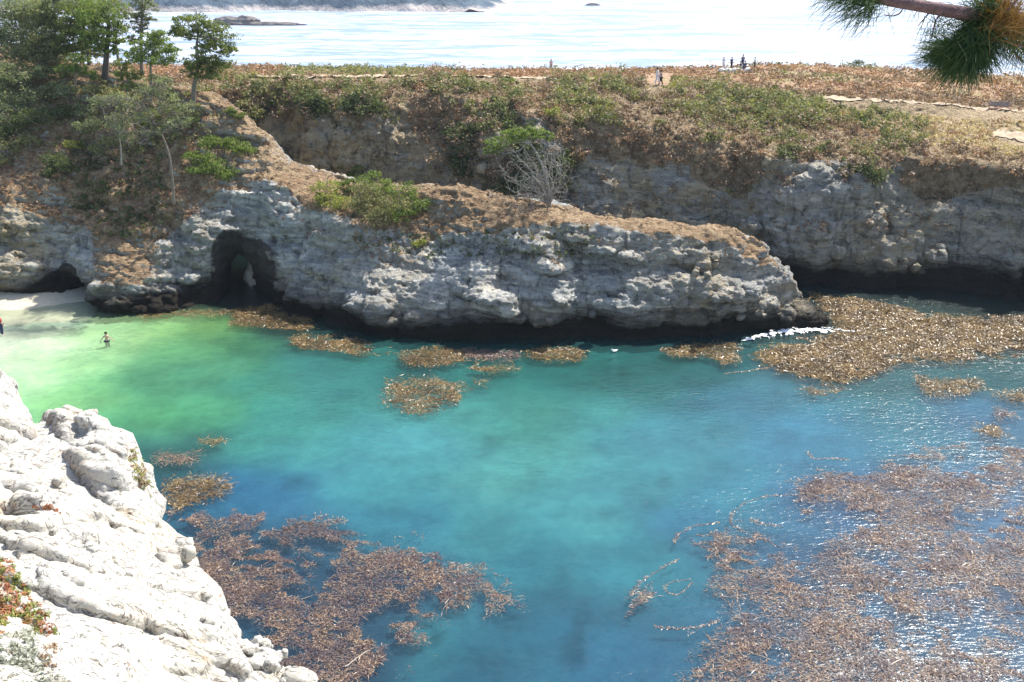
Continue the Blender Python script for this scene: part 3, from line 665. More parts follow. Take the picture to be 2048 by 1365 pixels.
def bil(A, x, y):
    fx = np.clip((x - gx[0]) / h0, 0, A.shape[0] - 1.001); fy = np.clip((y - gy[0]) / h0, 0, A.shape[1] - 1.001)
    i = fx.astype(int); j = fy.astype(int); a = fx - i; b = fy - j
    return A[i, j] * (1 - a) * (1 - b) + A[i + 1, j] * a * (1 - b) + A[i, j + 1] * (1 - a) * b + A[i + 1, j + 1] * a * b
def fore_sdf(X, Y, Z, detail=True, lower=0.0):
    wx = X + 0.35 * fbm(X * 0.6, Y * 0.6, Z * 0.6, 3); wy = Y + 0.35 * fbm(X * 0.6 + 20, Y * 0.6, Z * 0.6, 3)
    s = bil(SZ, wx, wy) - lower; wd = bil(WD, wx, wy)
    if detail:
        ac = Y * 1.0 + 0.35 * X + 0.9 * Z; al = X - 0.35 * Y
        st = ridged(ac * 0.55, al * 0.12, 3.3, 3, 0.6); st2 = fbm(ac * 1.7, al * 0.35, 1.3, 3)
        bl = ridged(X * 0.35 + 5, Y * 0.35, Z * 0.5, 3, 0.5)
        s = s - 0.30 * np.maximum(0, st - 0.2) - 0.08 * st2 + 0.10 * bl + 0.16 * np.round(2.2 * fbm(X * 0.5, Y * 0.5, 2.2, 2))
        cr = bil(CR, X, Y); cr2 = bil(CR2, X + 0.1 * st2, Y)
        s = s - 1.1 * np.exp(-(cr / 0.2) ** 2) - 0.22 * np.exp(-(cr2 / 0.09) ** 2)
        wd = wd + 0.22 * bl - 0.10 * st2 + 0.12 * fbm(X * 1.5, Y * 1.5, Z * 1.2, 3)
    a = (Z - s) * 0.85; b = wd - (17.5 - Z) * 0.12
    k = 0.35; h = np.clip(0.5 - 0.5 * (b - a) / k, 0, 1)
    return b * (1 - h) + a * h + k * h * (1 - h)
def fore_mesh(bx, by, bz, h, detail, lower):
    xs = np.arange(*bx, h, dtype=np.float32); ys = np.arange(*by, h, dtype=np.float32); zs = np.arange(*bz, h, dtype=np.float32)
    X2, Y2 = np.meshgrid(xs, ys, indexing='ij'); s = bil(SZ, X2, Y2) - lower; wd = bil(WD, X2, Y2)
    f = np.maximum((zs[None, None] - s[:, :, None]) * 0.85, wd[:, :, None] - (17.5 - zs[None, None]) * 0.12).astype(np.float32)
    idx = np.argwhere(np.abs(f) < 1.1 + h)
    f[idx[:, 0], idx[:, 1], idx[:, 2]] = fore_sdf(xs[idx[:, 0]], ys[idx[:, 1]], zs[idx[:, 2]], detail, lower)
    if detail:
        for (a, b, z, r) in [(326, 1116, 17.1, (0.5, 0.35, 0.3)), (250, 1160, 18.2, (0.35, 0.25, 0.15)), (500, 1345, 17.3, (0.8, 0.7, 0.45)), (575, 1380, 16.9, (0.6, 0.5, 0.5)), (180, 870, 17.6, (0.5, 0.4, 0.35))]:
            c = PZ(a, b, z); i0, i1 = np.searchsorted(xs, [c[0] - 2, c[0] + 2]); j0, j1 = np.searchsorted(ys, [c[1] - 2, c[1] + 2])
            x = xs[i0:i1, None, None]; y = ys[None, j0:j1, None]; zz = zs[None, None]
            d = (np.sqrt(((x - c[0]) / r[0]) ** 2 + ((y - c[1]) / r[1]) ** 2 + ((zz - c[2]) / r[2]) ** 2) - 1) * min(r)
            d = d + 0.28 * ridged(x * 1.1 + 0 * y + 0 * zz, y * 1.1 + 0 * x + 0 * zz, zz * 1.3 + 0 * x, 4) - 0.12
            g = f[i0:i1, j0:j1]; hh = np.clip(0.5 + 0.5 * (g - d) / 0.15, 0, 1); f[i0:i1, j0:j1] = g * (1 - hh) + d * hh - 0.15 * hh * (1 - hh)
    return surface_nets(f, (xs[0], ys[0], zs[0]), h)
v, q = fore_mesh((-17.5, 1.5), (7.0, 29), (14.8, 21.3), 0.075, True, 0)
v, nr = finish_rock(v, q, 0.035, 1.6, 5)
v, q = subdiv(v, q); nr = vnormals(v, q); ac = v[:, 1] + 0.35 * v[:, 0] + 0.9 * v[:, 2]
v = (v + nr * (0.018 * (ridged(v[:, 0] * 3, v[:, 1] * 3, v[:, 2] * 4, 3, 0.55) - 0.5) + 0.035 * ridged(ac * 2.2, (v[:, 0] - 0.35 * v[:, 1]) * 0.5, 1.1, 3, 0.6))[:, None]).astype(np.float32); nr = vnormals(v, q)
VF, QF, NF = v, q, nr
dirt = 0.9 * np.exp(-(bil(CR, v[:, 0], v[:, 1]) / 0.28) ** 2) + 0.6 * np.exp(-(bil(CR2, v[:, 0], v[:, 1]) / 0.08) ** 2)
o = np_mesh('foreground_rock', v, q, M_fore, True, {'dirt': np.clip(dirt, 0, 1)})
tag(o, 'sunlit white granite slope dropping to the cove', 'rock', kind='structure')
BV.append(bvh(VF, QF))
v, q = fore_mesh((-26.5, 13.5), (-9.5, 31.5), (-1.5, 29), 0.35, False, 0.35)
v, nr = finish_rock(v, q, 0.2, 0.6, 5)
o = np_mesh('clifftop', v, q, M_fore, True, {'dirt': 0 * v[:, 0]})
tag(o, 'granite clifftop and wall carrying the pale slope', 'cliff', kind='structure')

# ------------------------------------------------------------------ plants
def leaf_quads(cen, nrm, L, W, rg):
    n = len(cen); a = rg.normal(size=(n, 3)); a -= (a * nrm).sum(1)[:, None] * nrm; a /= np.linalg.norm(a, axis=1)[:, None] + 1e-9
    b = np.cross(nrm, a)
    L = np.broadcast_to(L, n)[:, None]; W = np.broadcast_to(W, n)[:, None]
    V = np.stack([cen - a * L / 2, cen + b * W / 2 - a * L * 0.05, cen + a * L / 2, cen - b * W / 2 - a * L * 0.05], 1).reshape(-1, 3)
    return V, np.arange(4 * n).reshape(n, 4)
def clouds(C, Rr, per, L, W, rg, shell=2.5, upb=0.3):
    """C (N,3) centres, Rr (N,3) radii; per leaves each"""
    C = np.repeat(np.asarray(C, float), per, 0); Rr = np.repeat(np.asarray(Rr, float), per, 0); n = len(C)
    d = rg.normal(size=(n, 3)); d /= np.linalg.norm(d, axis=1)[:, None]
    r = rg.random(n) ** (1 / shell)
    cen = C + d * Rr * r[:, None]
    nn = d + rg.normal(size=(n, 3)) * 0.7 + np.array([0, 0, upb]); nn /= np.linalg.norm(nn, axis=1)[:, None]
    s = rg.uniform(0.6, 1.3, n)
    return leaf_quads(cen, nn, L * s, W * s, rg)
def puffs(c, R, n, rg, k=0.38):
    """break one crown lobe into n small puffs; returns centres, radii"""
    d = rg.normal(size=(n, 3)); d /= np.linalg.norm(d, axis=1)[:, None]
    r = rg.random(n)[:, None] ** 0.5
    C = np.asarray(c) + d * r * np.asarray(R) * 0.85
    s = rg.uniform(0.6, 1.25, (n, 1)) * k * np.mean(R)
    return C, np.concatenate([s * 1.2, s * 1.2, s * 0.6], 1)
def tubes(lines, seg=6):
    V, Q = [], []; off = 0
    for pts, rad in lines:
        pts = np.asarray(pts, float); n = len(pts); rad = np.broadcast_to(rad, n)
        T = np.gradient(pts, axis=0); T /= np.linalg.norm(T, axis=1)[:, None] + 1e-9
        up = np.where(np.abs(T[:, 2:3]) > 0.9, np.array([[1., 0, 0]]), np.array([[0, 0, 1.]]))
        A = np.cross(T, up); A /= np.linalg.norm(A, axis=1)[:, None]; B = np.cross(T, A)
        for k in range(seg):
            a = 2 * PI * k / seg; V.append(pts + (A * math.cos(a) + B * math.sin(a)) * rad[:, None])
        i, k = np.meshgrid(np.arange(n - 1), np.arange(seg), indexing='ij'); i = i.ravel(); k = k.ravel(); k2 = (k + 1) % seg
        Q.append(np.stack([off + k * n + i, off + k2 * n + i, off + k2 * n + i + 1, off + k * n + i + 1], 1)); off += n * seg
    return np.concatenate(V), np.concatenate(Q)
def curve(p, q_, bend, n, rg):
    t = np.linspace(0, 1, n)[:, None]; p = np.asarray(p, float); q_ = np.asarray(q_, float)
    b = rg.normal(size=3) * bend * np.linalg.norm(q_ - p)
    return p * (1 - t) + q_ * t + b * (4 * t * (1 - t)) + rg.normal(size=(n, 3)) * 0.012 * np.linalg.norm(q_ - p) * (t * (1 - t) * 4)

LM = {
 'pine': leaf_material('pine_foliage', (0.08, 0.11, 0.028), (0.17, 0.205, 0.05), (0.29, 0.31, 0.09), 0.45),
 'bright': leaf_material('fresh_foliage', (0.08, 0.12, 0.025), (0.16, 0.225, 0.05), (0.27, 0.32, 0.085), 0.45),
 'grey': leaf_material('grey_green_foliage', (0.13, 0.15, 0.075), (0.25, 0.27, 0.14), (0.38, 0.39, 0.22), 0.42),
 'dark': leaf_material('dark_foliage', (0.055, 0.075, 0.028), (0.11, 0.14, 0.05), (0.19, 0.21, 0.085), 0.38),
 'yellow': leaf_material('yellow_green_foliage', (0.18, 0.20, 0.04), (0.30, 0.31, 0.07), (0.40, 0.39, 0.12), 0.38),
 'brown': leaf_material('dry_brown_brush', (0.16, 0.105, 0.065), (0.30, 0.20, 0.13), (0.44, 0.32, 0.22), 0.2),
 'pink': leaf_material('rust_brush', (0.24, 0.13, 0.075), (0.40, 0.225, 0.13), (0.52, 0.34, 0.21), 0.2),
 'straw': leaf_material('straw_grass', (0.40, 0.32, 0.16), (0.56, 0.44, 0.25), (0.66, 0.55, 0.36), 0.25),
 'olive': leaf_material('olive_brush', (0.11, 0.115, 0.045), (0.22, 0.22, 0.09), (0.34, 0.32, 0.15), 0.35),
}
M_bark = simple('grey_bark', (0.20, 0.17, 0.14), 0.9, 0.35, 6, 0.6)
M_pale_bark = simple('bleached_bark', (0.30, 0.27, 0.235), 0.9, 0.3, 6, 0.6)
M_dark_bark = simple('dark_bark', (0.09, 0.075, 0.065), 0.9, 0.35, 6, 0.6)

def tree(name, label, trunk, lobes, leaf='pine', bark=None, r0=0.22, per=26, npf=1.0, L=0.34, group=None, seed=1, cat='tree', twigs=0, sparse=1.0):
    """trunk: photo positions (px,py,depth) from the ground up; lobes: (px,py,depth,rx,ry) in photo pixels"""
    rg = np.random.default_rng(seed)
    tp = np.array([PY(*p) for p in trunk]); base = tp[0].copy()
    n = len(tp); t = np.linspace(0, n - 1, 5 * n); tp2 = np.stack([np.interp(t, np.arange(n), tp[:, c]) for c in range(3)], 1)
    for _ in range(3): tp2[1:-1] = (tp2[:-2] + tp2[1:-1] + tp2[2:]) / 3
    lines = [(tp2, np.linspace(r0, r0 * 0.35, len(tp2)))]
    LC, LR = [], []
    for (a, b, Y, rx, ry) in lobes:
        c = PY(a, b, Y); s = Y * 1.06 / F; R = np.array([rx * s, rx * s * 0.9, ry * s])
        k = rg.integers(len(tp2) // 3, len(tp2)); jn = np.argmin(np.linalg.norm(tp2 - c, axis=1)); k = max(0, min(jn, len(tp2) - 1) - rg.integers(0, 4))
        ln = curve(tp2[k], c + np.array([0, 0, -R[2] * 0.4]), 0.12, 9, rg); lines.append((ln, np.linspace(r0 * 0.4, r0 * 0.12, 9)))
        m_ = max(5, int(npf * 15 * (R[0] * R[2]) ** 0.8 + 10)); pc, pr = puffs(c, R * 1.15, m_, rg, 0.30); LC.append(pc); LR.append(pr)
        for q_ in pc[::2][:8]: lines.append((curve(ln[rg.integers(4, 9)], q_, 0.15, 6, rg), np.linspace(r0 * 0.14, 0.015, 6)))
        for _ in range(twigs):
            e = c + rg.normal(size=3) * R * 0.8; lines.append((curve(ln[rg.integers(2, 9)], e, 0.2, 7, rg), np.linspace(0.035, 0.01, 7)))
    root = empty(name, base); tag(root, label, cat, group)
    V, Q = tubes(lines, 6); np_mesh('trunk', V - base, Q, bark or M_bark, True, parent=root)
    LC = np.concatenate(LC); LR = np.concatenate(LR)
    V, Q = clouds(LC, LR, int(per * sparse * 0.95), L * 0.78, L * 0.36, rg, 2.0, 0.5)
    np_mesh('crown', V - base, Q, LM[leaf], False, parent=root)
    return root
G1 = 'trees of the grove on the left headland'
hY = lambda a, b: hit(a, b)[1]
tree('pine_tree', 'tall flat-topped pine standing clear of the grove against the sea', [(386, 208, 92.6), (389, 165, 92.4), (398, 130, 92.2), (392, 95, 92), (398, 62, 92)],
     [(385, 42, 92, 34, 15), (418, 55, 92, 34, 14), (372, 66, 91.5, 28, 12), (440, 78, 92.5, 36, 16), (455, 98, 92, 24, 12), (410, 92, 91, 26, 13), (400, 120, 92, 34, 16), (432, 125, 92.6, 34, 17), (415, 148, 92, 28, 14), (382, 138, 91.5, 22, 14), (350, 62, 92, 20, 10)],
     'pine', M_bark, 0.24, 34, 1.4, 0.30, G1, 11)
tree('pine_tree', 'dark green layered pine just left of the flat-topped pine', [(300, 205, 94), (303, 165, 94), (300, 130, 94), (310, 95, 94)],
     [(312, 72, 94, 28, 12), (290, 92, 94, 36, 11), (340, 100, 93.5, 36, 12), (300, 112, 93.5, 46, 12), (272, 110, 94.5, 24, 10), (325, 122, 93, 34, 10), (310, 82, 95, 30, 10)],
     'bright', M_bark, 0.18, 34, 1.4, 0.28, G1, 12)
tree('cypress_tree', 'grove tree with a thick dark bare lower trunk', [(210, 158, 98), (212, 130, 98), (213, 100, 98), (218, 60, 98), (215, 30, 98)],
     [(205, 15, 98, 52, 14), (195, 35, 97.6, 48, 13), (190, 45, 97.6, 30, 16), (235, 58, 98, 22, 16), (175, 70, 97, 26, 14), (205, 72, 97, 30, 14), (232, 82, 98, 22, 12), (190, 92, 97.3, 24, 9), (222, 100, 97.5, 20, 8)],
     'bright', M_dark_bark, 0.34, 34, 1.3, 0.28, G1, 13)
tree('cypress_tree', 'slim grove tree with a thin dark trunk beside the thick-trunked one', [(178, 135, 101), (177, 110, 101), (172, 80, 101), (165, 30, 101)],
     [(160, 15, 101, 34, 22), (140, 40, 100.5, 28, 18), (172, 40, 101, 24, 16), (150, 70, 100, 30, 16), (130, 90, 100, 28, 14), (165, 95, 100.5, 20, 9)],
     'pine', M_dark_bark, 0.18, 34, 1.3, 0.30, G1, 14)
tree('pine_tree', 'grey-green pine at the top edge of the grove nearest the far shore', [(284, 150, 104), (282, 100, 104), (283, 40, 104), (285, -10, 104)],
     [(290, 10, 104, 26, 18), (270, 32, 104, 20, 16), (296, 38, 104, 16, 12), (280, 60, 104, 15, 12), (270, -15, 104, 40, 16), (268, 80, 104, 12, 10)],
     'grey', M_bark, 0.2, 30, 1.2, 0.28, G1, 15)
tree('pine_tree', 'half-bare greyish tree with open twigs above the thick dark trunk', [(240, 140, 106), (232, 90, 106), (225, 40, 106), (222, 0, 106)],
     [(225, 5, 106, 34, 18), (245, 25, 106, 26, 16), (205, 15, 106, 26, 14), (250, 55, 106, 16, 10)],
     'olive', M_pale_bark, 0.16, 20, 1.0, 0.26, G1, 16, twigs=14)
tree('cypress_tree', 'broad hazy grey-green tree filling the top left corner', [(40, 160, 103), (42, 110, 103), (45, 60, 103), (50, 10, 103)],
     [(50, 10, 103, 44, 26), (15, 30, 102.5, 40, 26), (85, 35, 102.5, 34, 24), (40, 62, 102, 40, 22), (0, 75, 102, 36, 24), (75, 80, 101.5, 34, 20), (30, 105, 101, 38, 18)],
     'grey', M_bark, 0.3, 36, 1.5, 0.30, G1, 17)
tree('cypress_tree', 'mid-green grove tree between the corner tree and the slim one', [(112, 150, 102), (112, 100, 102), (108, 50, 102), (110, 5, 102)],
     [(110, 5, 102, 32, 22), (95, 40, 101.5, 28, 18), (125, 58, 101.5, 26, 18), (100, 78, 101, 28, 16), (120, 102, 100.5, 28, 13), (85, 112, 100.5, 26, 12)],
     'dark', M_bark, 0.24, 36, 1.4, 0.30, G1, 18)
tree('cypress_tree', 'low rounded tree at the left frame edge under the corner tree', [(-5, 215, 98), (0, 180, 98), (10, 150, 98)],
     [(5, 140, 98, 36, 22), (40, 150, 97.5, 34, 18), (-15, 170, 97.5, 36, 20), (75, 145, 98, 30, 16)],
     'grey', M_bark, 0.2, 36, 1.4, 0.28, G1, 19)
tree('cypress_tree', 'small sunlit tree at the foot of the grove right of the dark trunk', [(256, 190, 94.6), (256, 160, 94.5), (252, 130, 94.5)],
     [(250, 128, 94.5, 22, 14), (268, 150, 94, 20, 12), (240, 150, 94, 18, 10), (262, 172, 93.6, 22, 9)],
     'pine', M_bark, 0.12, 30, 1.3, 0.26, G1, 20)
tree('pine_tree', 'leaning tree with a bleached bare trunk and thin airy crown on the cliff brow', [(348, 408, 84.6), (345, 360, 84.6), (340, 312, 84.6), (324, 268, 84.5), (300, 235, 84.5), (285, 205, 84.5)],
     [(200, 200, 84.5, 26, 14), (250, 205, 84.5, 40, 20), (300, 180, 84.3, 34, 20), (330, 205, 84.2, 34, 20), (285, 235, 84, 34, 16), (355, 240, 84, 32, 18), (235, 245, 84.2, 34, 18), (375, 215, 84.4, 24, 14), (310, 262, 83.8, 26, 10), (325, 160, 84.8, 22, 12), (255, 275, 83.8, 24, 12)],
     'grey', M_bark, 0.11, 22, 1.1, 0.22, None, 21, twigs=12)
tree('dead_tree', 'thin bleached sapling with few leaves below the airy tree', [(243, 330, 85), (242, 300, 85), (238, 262, 85)],
     [(238, 250, 85, 18, 12), (225, 235, 85, 16, 10)], 'grey', M_pale_bark, 0.07, 8, 0.6, 0.2, None, 22, twigs=8)
tree('cypress_tree', 'olive-green tree filling the gap between the two left grove trees', [(75, 175, 100), (76, 140, 100), (78, 100, 100)],
     [(78, 85, 100, 30, 18), (60, 110, 99.6, 28, 16), (95, 120, 99.6, 28, 16), (75, 140, 99.3, 34, 14), (120, 140, 99, 24, 12)],
     'olive', M_bark, 0.18, 34, 1.4, 0.28, G1, 24)
tree('cypress_tree', 'tall hazy tree at the back of the grove left of centre', [(70, 140, 112), (72, 90, 112), (72, 40, 112), (75, -10, 112)],
     [(70, 0, 112, 44, 24), (55, 40, 111.5, 46, 24), (95, 60, 111.5, 40, 22), (60, 90, 111, 46, 22), (110, 100, 111, 38, 18), (25, 110, 111, 36, 20)],
     'grey', M_bark, 0.24, 30, 1.3, 0.32, G1, 27)
tree('cypress_tree', 'tall olive tree at the back of the grove behind the slim trunk', [(165, 140, 113), (165, 90, 113), (168, 40, 113), (170, -10, 113)],
     [(170, 0, 113, 40, 22), (190, 30, 112.5, 38, 20), (150, 55, 112.5, 40, 22), (185, 75, 112, 34, 18), (150, 100, 112, 38, 18), (195, 110, 112, 22, 12)],
     'olive', M_bark, 0.24, 30, 1.3, 0.32, G1, 28)
tree('cypress_tree', 'bushy tree low in the grove between the slim trunk and the thick trunk', [(150, 175, 97.5), (150, 150, 97.5), (152, 125, 97.5)],
     [(150, 118, 97.5, 26, 12), (135, 138, 97.2, 24, 12), (165, 140, 97.2, 18, 10), (185, 150, 97, 16, 8)],
     'bright', M_bark, 0.14, 30, 1.3, 0.26, G1, 25)
tree('pine_tree', 'small light-green pine in front of the dark layered pine', [(320, 225, 91), (320, 195, 91), (318, 165, 91)],
     [(318, 160, 91, 24, 12), (335, 178, 90.8, 24, 10), (300, 180, 90.8, 20, 9), (345, 195, 90.6, 20, 8)],
     'olive', M_bark, 0.1, 30, 1.2, 0.24, G1, 26)
# tree with green cap and bare twigs on the promontory
rt = hit(1098, 412)
tree('cypress_tree', 'wind-pruned tree with a green cap over bare grey twigs on the promontory', [(1100, 415, 80.6), (1096, 372, 80.6), (1086, 335, 80.6), (1070, 300, 80.6), (1050, 275, 80.6)],
     [(1000, 285, 80.3, 30, 12), (1030, 268, 80.5, 32, 12), (1065, 265, 80.6, 34, 12), (1095, 272, 80.6, 18, 9), (985, 300, 80.3, 18, 8)], 'bright', M_pale_bark, 0.14, 40, 1.3, 0.24, None, 23)
rg = np.random.default_rng(5); V_l = []
tb = PY(1100, 412, 80.5); tops = [PY(rg.uniform(985, 1140), rg.uniform(280, 400), rg.uniform(79.3, 81.8)) for _ in range(48)]
for tpt in tops:
    mid = tb + (tpt - tb) * 0.35 + np.array([0.0, 0, 0.6]); ln = np.concatenate([curve(tb, mid, 0.05, 5, rg)[:-1], curve(mid, tpt, 0.28, 9, rg)])
    V_l.append((ln, np.linspace(0.035, 0.008, len(ln))))
    for _ in range(9):
        k = rg.integers(5, len(ln)); V_l.append((curve(ln[k], ln[k] + rg.normal(size=3) * 0.4 + np.array([0, 0, .2]), 0.2, 5, rg), np.linspace(0.016, 0.009, 5)))
V, Q = tubes(V_l, 4); root = [o_ for o_ in COL.objects if o_.get('label', '').startswith('wind-pruned')][0]
np_mesh('bare_twigs', V - np.array(root.location), Q, M_pale_bark, False, parent=root)

def shrub(label, lobes, leaf, seed, L=0.2, per=34, npf=1.6, group=None, cat='shrub', name='shrub', twigs=6):
    rg = np.random.default_rng(seed); LC, LR, lines = [], [], []
    a0, b0 = np.mean([l[0] for l in lobes]), max(l[1] + l[3] for l in lobes)
    base = np.array(hit(a0, min(b0, 1300)))
    for (a, b, rx, ry) in lobes:
        g = np.array(hit(a, b + ry * 0.6)); s = g[1] * 1.05 / F; c = g + np.array([0, -0.2, ry * s * 0.85]); R = np.array([rx * s, rx * s * 0.8, ry * s])
        R = R * 1.15; m_ = max(6, int(npf * 9 * (R[0] * R[2]) ** 0.7 + 8)); pc, pr = puffs(c, R, m_, rg, 0.42); LC.append(pc); LR.append(pr)
        gb = c - np.array([0, 0, R[2] * 1.1])
        for _ in range(twigs): lines.append((curve(gb, c + rg.normal(size=3) * R * 0.55, 0.12, 6, rg), np.linspace(0.05, 0.012, 6)))
    root = empty(name, base); tag(root, label, cat, group)
    V, Q = tubes(lines, 5); np_mesh('stem', V - base, Q, M_bark, True, parent=root)
    V, Q = clouds(np.concatenate(LC), np.concatenate(LR), int(per * 1.2), L * 0.9, L * 0.5, rg, 2.2, 0.4)
    np_mesh('foliage', V - base, Q, LM[leaf], False, parent=root)
    return root
shrub('dense bright green bush on the headland slope above the arch, upper half of a pair', [(425, 285, 28, 12), (460, 292, 34, 14), (495, 300, 24, 12)], 'bright', 31)
shrub('dense bright green bush on the brow above the arch, just below its twin', [(400, 318, 30, 14), (430, 335, 38, 17), (455, 350, 28, 14), (400, 342, 24, 10)], 'bright', 32)
shrub('small dark green bush on the sunlit shoulder right of the flat-topped pine', [(462, 224, 16, 8), (480, 232, 16, 8)], 'pine', 33)
shrub('tall green bush with an upright crown at the left end of the promontory ridge', [(708, 342, 24, 18), (738, 362, 28, 18), (695, 372, 22, 14), (765, 378, 26, 14)], 'bright', 34)
shrub('yellowish green bush hanging over the grey wall right of the arch', [(655, 385, 30, 20), (680, 408, 34, 18), (640, 400, 18, 14)], 'yellow', 35, per=26)
shrub('wide olive bush over the shaded hollow in the middle of the ridge', [(745, 395, 40, 26), (785, 412, 40, 26), (760, 436, 34, 16), (725, 415, 28, 18)], 'olive', 36)
shrub('green bush at the right end of the ridge thicket beside bare orange ground', [(810, 388, 32, 20), (838, 412, 26, 18), (800, 432, 30, 16)], 'bright', 37, per=26)
shrub('tiny yellow green tuft below the thicket on the promontory wall', [(835, 486, 20, 6)], 'yellow', 38)
shrub('yellow green round bush on the ochre slope below the grove', [(152, 293, 20, 10)], 'yellow', 39)
shrub('grey-green mounded bush spreading across the top of the left slope', [(60, 195, 48, 20), (105, 185, 36, 18), (30, 215, 36, 18), (140, 190, 24, 14)], 'grey', 40, L=0.24)
shrub('dark bush hanging below the mounded grey-green one at the left edge', [(40, 245, 40, 16), (90, 238, 44, 16), (135, 222, 30, 12), (10, 265, 26, 14)], 'dark', 41, L=0.24)
shrub('dark shaggy bush clinging beside the pale rock left of the slope', [(110, 322, 26, 14), (135, 335, 24, 14), (100, 345, 16, 10)], 'dark', 42)
shrub('low dark green bush at the foot of the flat-topped pine', [(350, 225, 22, 12), (380, 240, 24, 10)], 'pine', 43)
shrub('olive bush behind the bleached trunk halfway down the slope', [(200, 300, 26, 12), (230, 285, 24, 12), (280, 300, 24, 12)], 'olive', 44, per=20)
shrub('olive-green thicket on the slope right below the thick dark trunk', [(190, 185, 30, 12), (225, 195, 28, 12), (255, 210, 24, 10)], 'olive', 61)
shrub('grey-green thicket between the mounded bush and the ochre slope', [(175, 225, 28, 12), (200, 245, 26, 12), (165, 255, 20, 10)], 'grey', 62, per=26)
shrub('green bush under the small light-green pine', [(310, 235, 26, 11), (345, 250, 24, 10), (290, 250, 18, 9)], 'pine', 63, per=26)
shrub('olive bush at the left frame edge above the pale rock', [(20, 300, 34, 12), (60, 285, 30, 12), (5, 325, 22, 10)], 'olive', 64, per=24)
shrub('fresh green round bush on the bluff rim near the centre', [(1106, 226, 18, 12), (1098, 214, 12, 7)], 'yellow', 45)
shrub('small bright green bush high on the bluff rim left of the round one', [(1003, 208, 14, 6), (1012, 163, 16, 6)], 'bright', 46)
shrub('pale olive cushion bush low on the bluff rim below the round one', [(1105, 212, 20, 8), (1120, 240, 16, 7)], 'olive', 47)
shrub('small dark tree-like bush on the skyline of the bluff by the ocean', [(1712, 128, 13, 6)], 'dark', 48, name='shrub')

def scatter(name, label, pts, leaf, rad, per, L, seed, flat=0.6, cat='scrub'):
    rg = np.random.default_rng(seed); n = len(pts)
    r = rg.uniform(rad[0], rad[1], n) * rg.choice([1, 1, 1.5], n)
    C = pts + np.stack([0 * r, 0 * r, r * flat * 0.35], 1); Rr = np.stack([r, r, r * flat], 1)
    # three sub-puffs each for a broken outline
    C3 = np.repeat(C, 3, 0) + rg.normal(size=(3 * n, 3)) * np.repeat(Rr, 3, 0) * 0.55; R3 = np.repeat(Rr, 3, 0) * rg.uniform(0.35, 0.75, (3 * n, 1))
    V, Q = clouds(C3, R3, max(3, int(per * 0.6) // 3), L * 1.35, L * 0.75, rg, 3.2, 0.5)
    o = np_mesh(name, V, Q, LM[leaf]); tag(o, label, cat, kind='stuff'); return o
def pick(V, mask, n, rg):
    a, b = project(V[:, 0], V[:, 1], V[:, 2]); mask = mask & ~in_poly(a, b, [(1640, 192), (2160, 232), (2160, 250), (1900, 238), (1640, 214)]) & ~in_poly(a, b, [(1975, 258), (2160, 280), (2160, 318), (2000, 290)]) & ~in_poly(a, b, [(480, 157), (1100, 157), (1100, 170), (480, 168)]) & ~in_poly(a, b, [(1290, 160), (1340, 160), (1345, 192), (1285, 192)])
    i = np.flatnonzero(mask)
    return V[rg.choice(i, min(n, len(i)), replace=False)] if len(i) else V[:0]
rg = np.random.default_rng(77)
bx, by = project(VB[:, 0], VB[:, 1], VB[:, 2]); over = by < np.interp(bx, [400, 500, 820, 880, 1080, 1180, 1280, 1380, 1480, 1560, 1640, 1800, 1900, 2048], [240, 235, 235, 370, 390, 305, 310, 355, 375, 320, 335, 350, 400, 365]) + 30 * fbm(VB[:, 0] * 0.22, VB[:, 1] * 0.22, VB[:, 2] * 0.22, 4); gB = FB.g(VB[:, 0], VB[:, 1]); vis = (bx > -60) & (bx < 2150) & (by > -10) & (NB[:, 2] > 0.15)
flatm = (gB < 1.15) & vis
greenz = in_poly(bx, by, [(1080, 165), (1350, 165), (1500, 185), (1700, 215), (1600, 290), (1400, 260), (1220, 255), (1130, 215)])
rimg = in_poly(bx, by, [(440, 150), (1000, 160), (1000, 225), (800, 225), (440, 230)])
strawz = in_poly(bx, by, [(1560, 225), (1700, 205), (2100, 235), (2100, 330), (1800, 275)])
nz = fbm(VB[:, 0] * 0.25, VB[:, 1] * 0.25, VB[:, 2] * 0.2, 3)
scatter('green_scrub', 'green coastal scrub tumbling over the bluff rim', pick(VB, flatm & (greenz | (rimg & (nz > 0.05))) & (nz > -0.1), 520, rg), 'olive', (0.4, 1.0), 96, 0.2, 51)
scatter('green_scrub', 'fresh green scrub patches at the top of the bluff slope', pick(VB, flatm & greenz & (nz > 0.0) & (by < 245), 260, rg), 'yellow', (0.35, 0.8), 80, 0.18, 52)
scatter('dark_scrub', 'dark scrub hanging along the cliff rim', pick(VB, over & vis & (gB > 0.5) & (gB < 2.2) & ((nz > 0.12) | (rimg & (nz > -0.1))), 1100, rg), 'dark', (0.35, 1.0), 96, 0.2, 53)
scatter('dry_brush', 'brown dry brush on the bluff slope', pick(VB, over & flatm & ~strawz, 1700, rg), 'brown', (0.3, 0.8), 66, 0.17, 54)
scatter('straw_grass', 'straw coloured grass tufts beside the path', pick(VB, flatm & strawz, 700, rg), 'straw', (0.2, 0.5), 45, 0.16, 55, 0.5)
scatter('dry_brush', 'reddish dry brush on the bluff slope', pick(VB, over & flatm & (nz < 0.1) & ~greenz, 700, rg), 'pink', (0.3, 0.75), 60, 0.17, 56)
scatter('dry_brush', 'dry plants clinging to the shaded cliff face', pick(VB, vis & (gB > 1.0) & (nz > 0.0) & (VB[:, 2] > 4.5), 450, rg), 'brown', (0.25, 0.6), 60, 0.16, 57)
bigz = in_poly(bx, by, [(440, 150), (1000, 160), (1100, 160), (1500, 185), (1700, 210), (1900, 260), (1850, 330), (1600, 320), (1400, 290), (1200, 270), (1000, 235), (440, 235)])
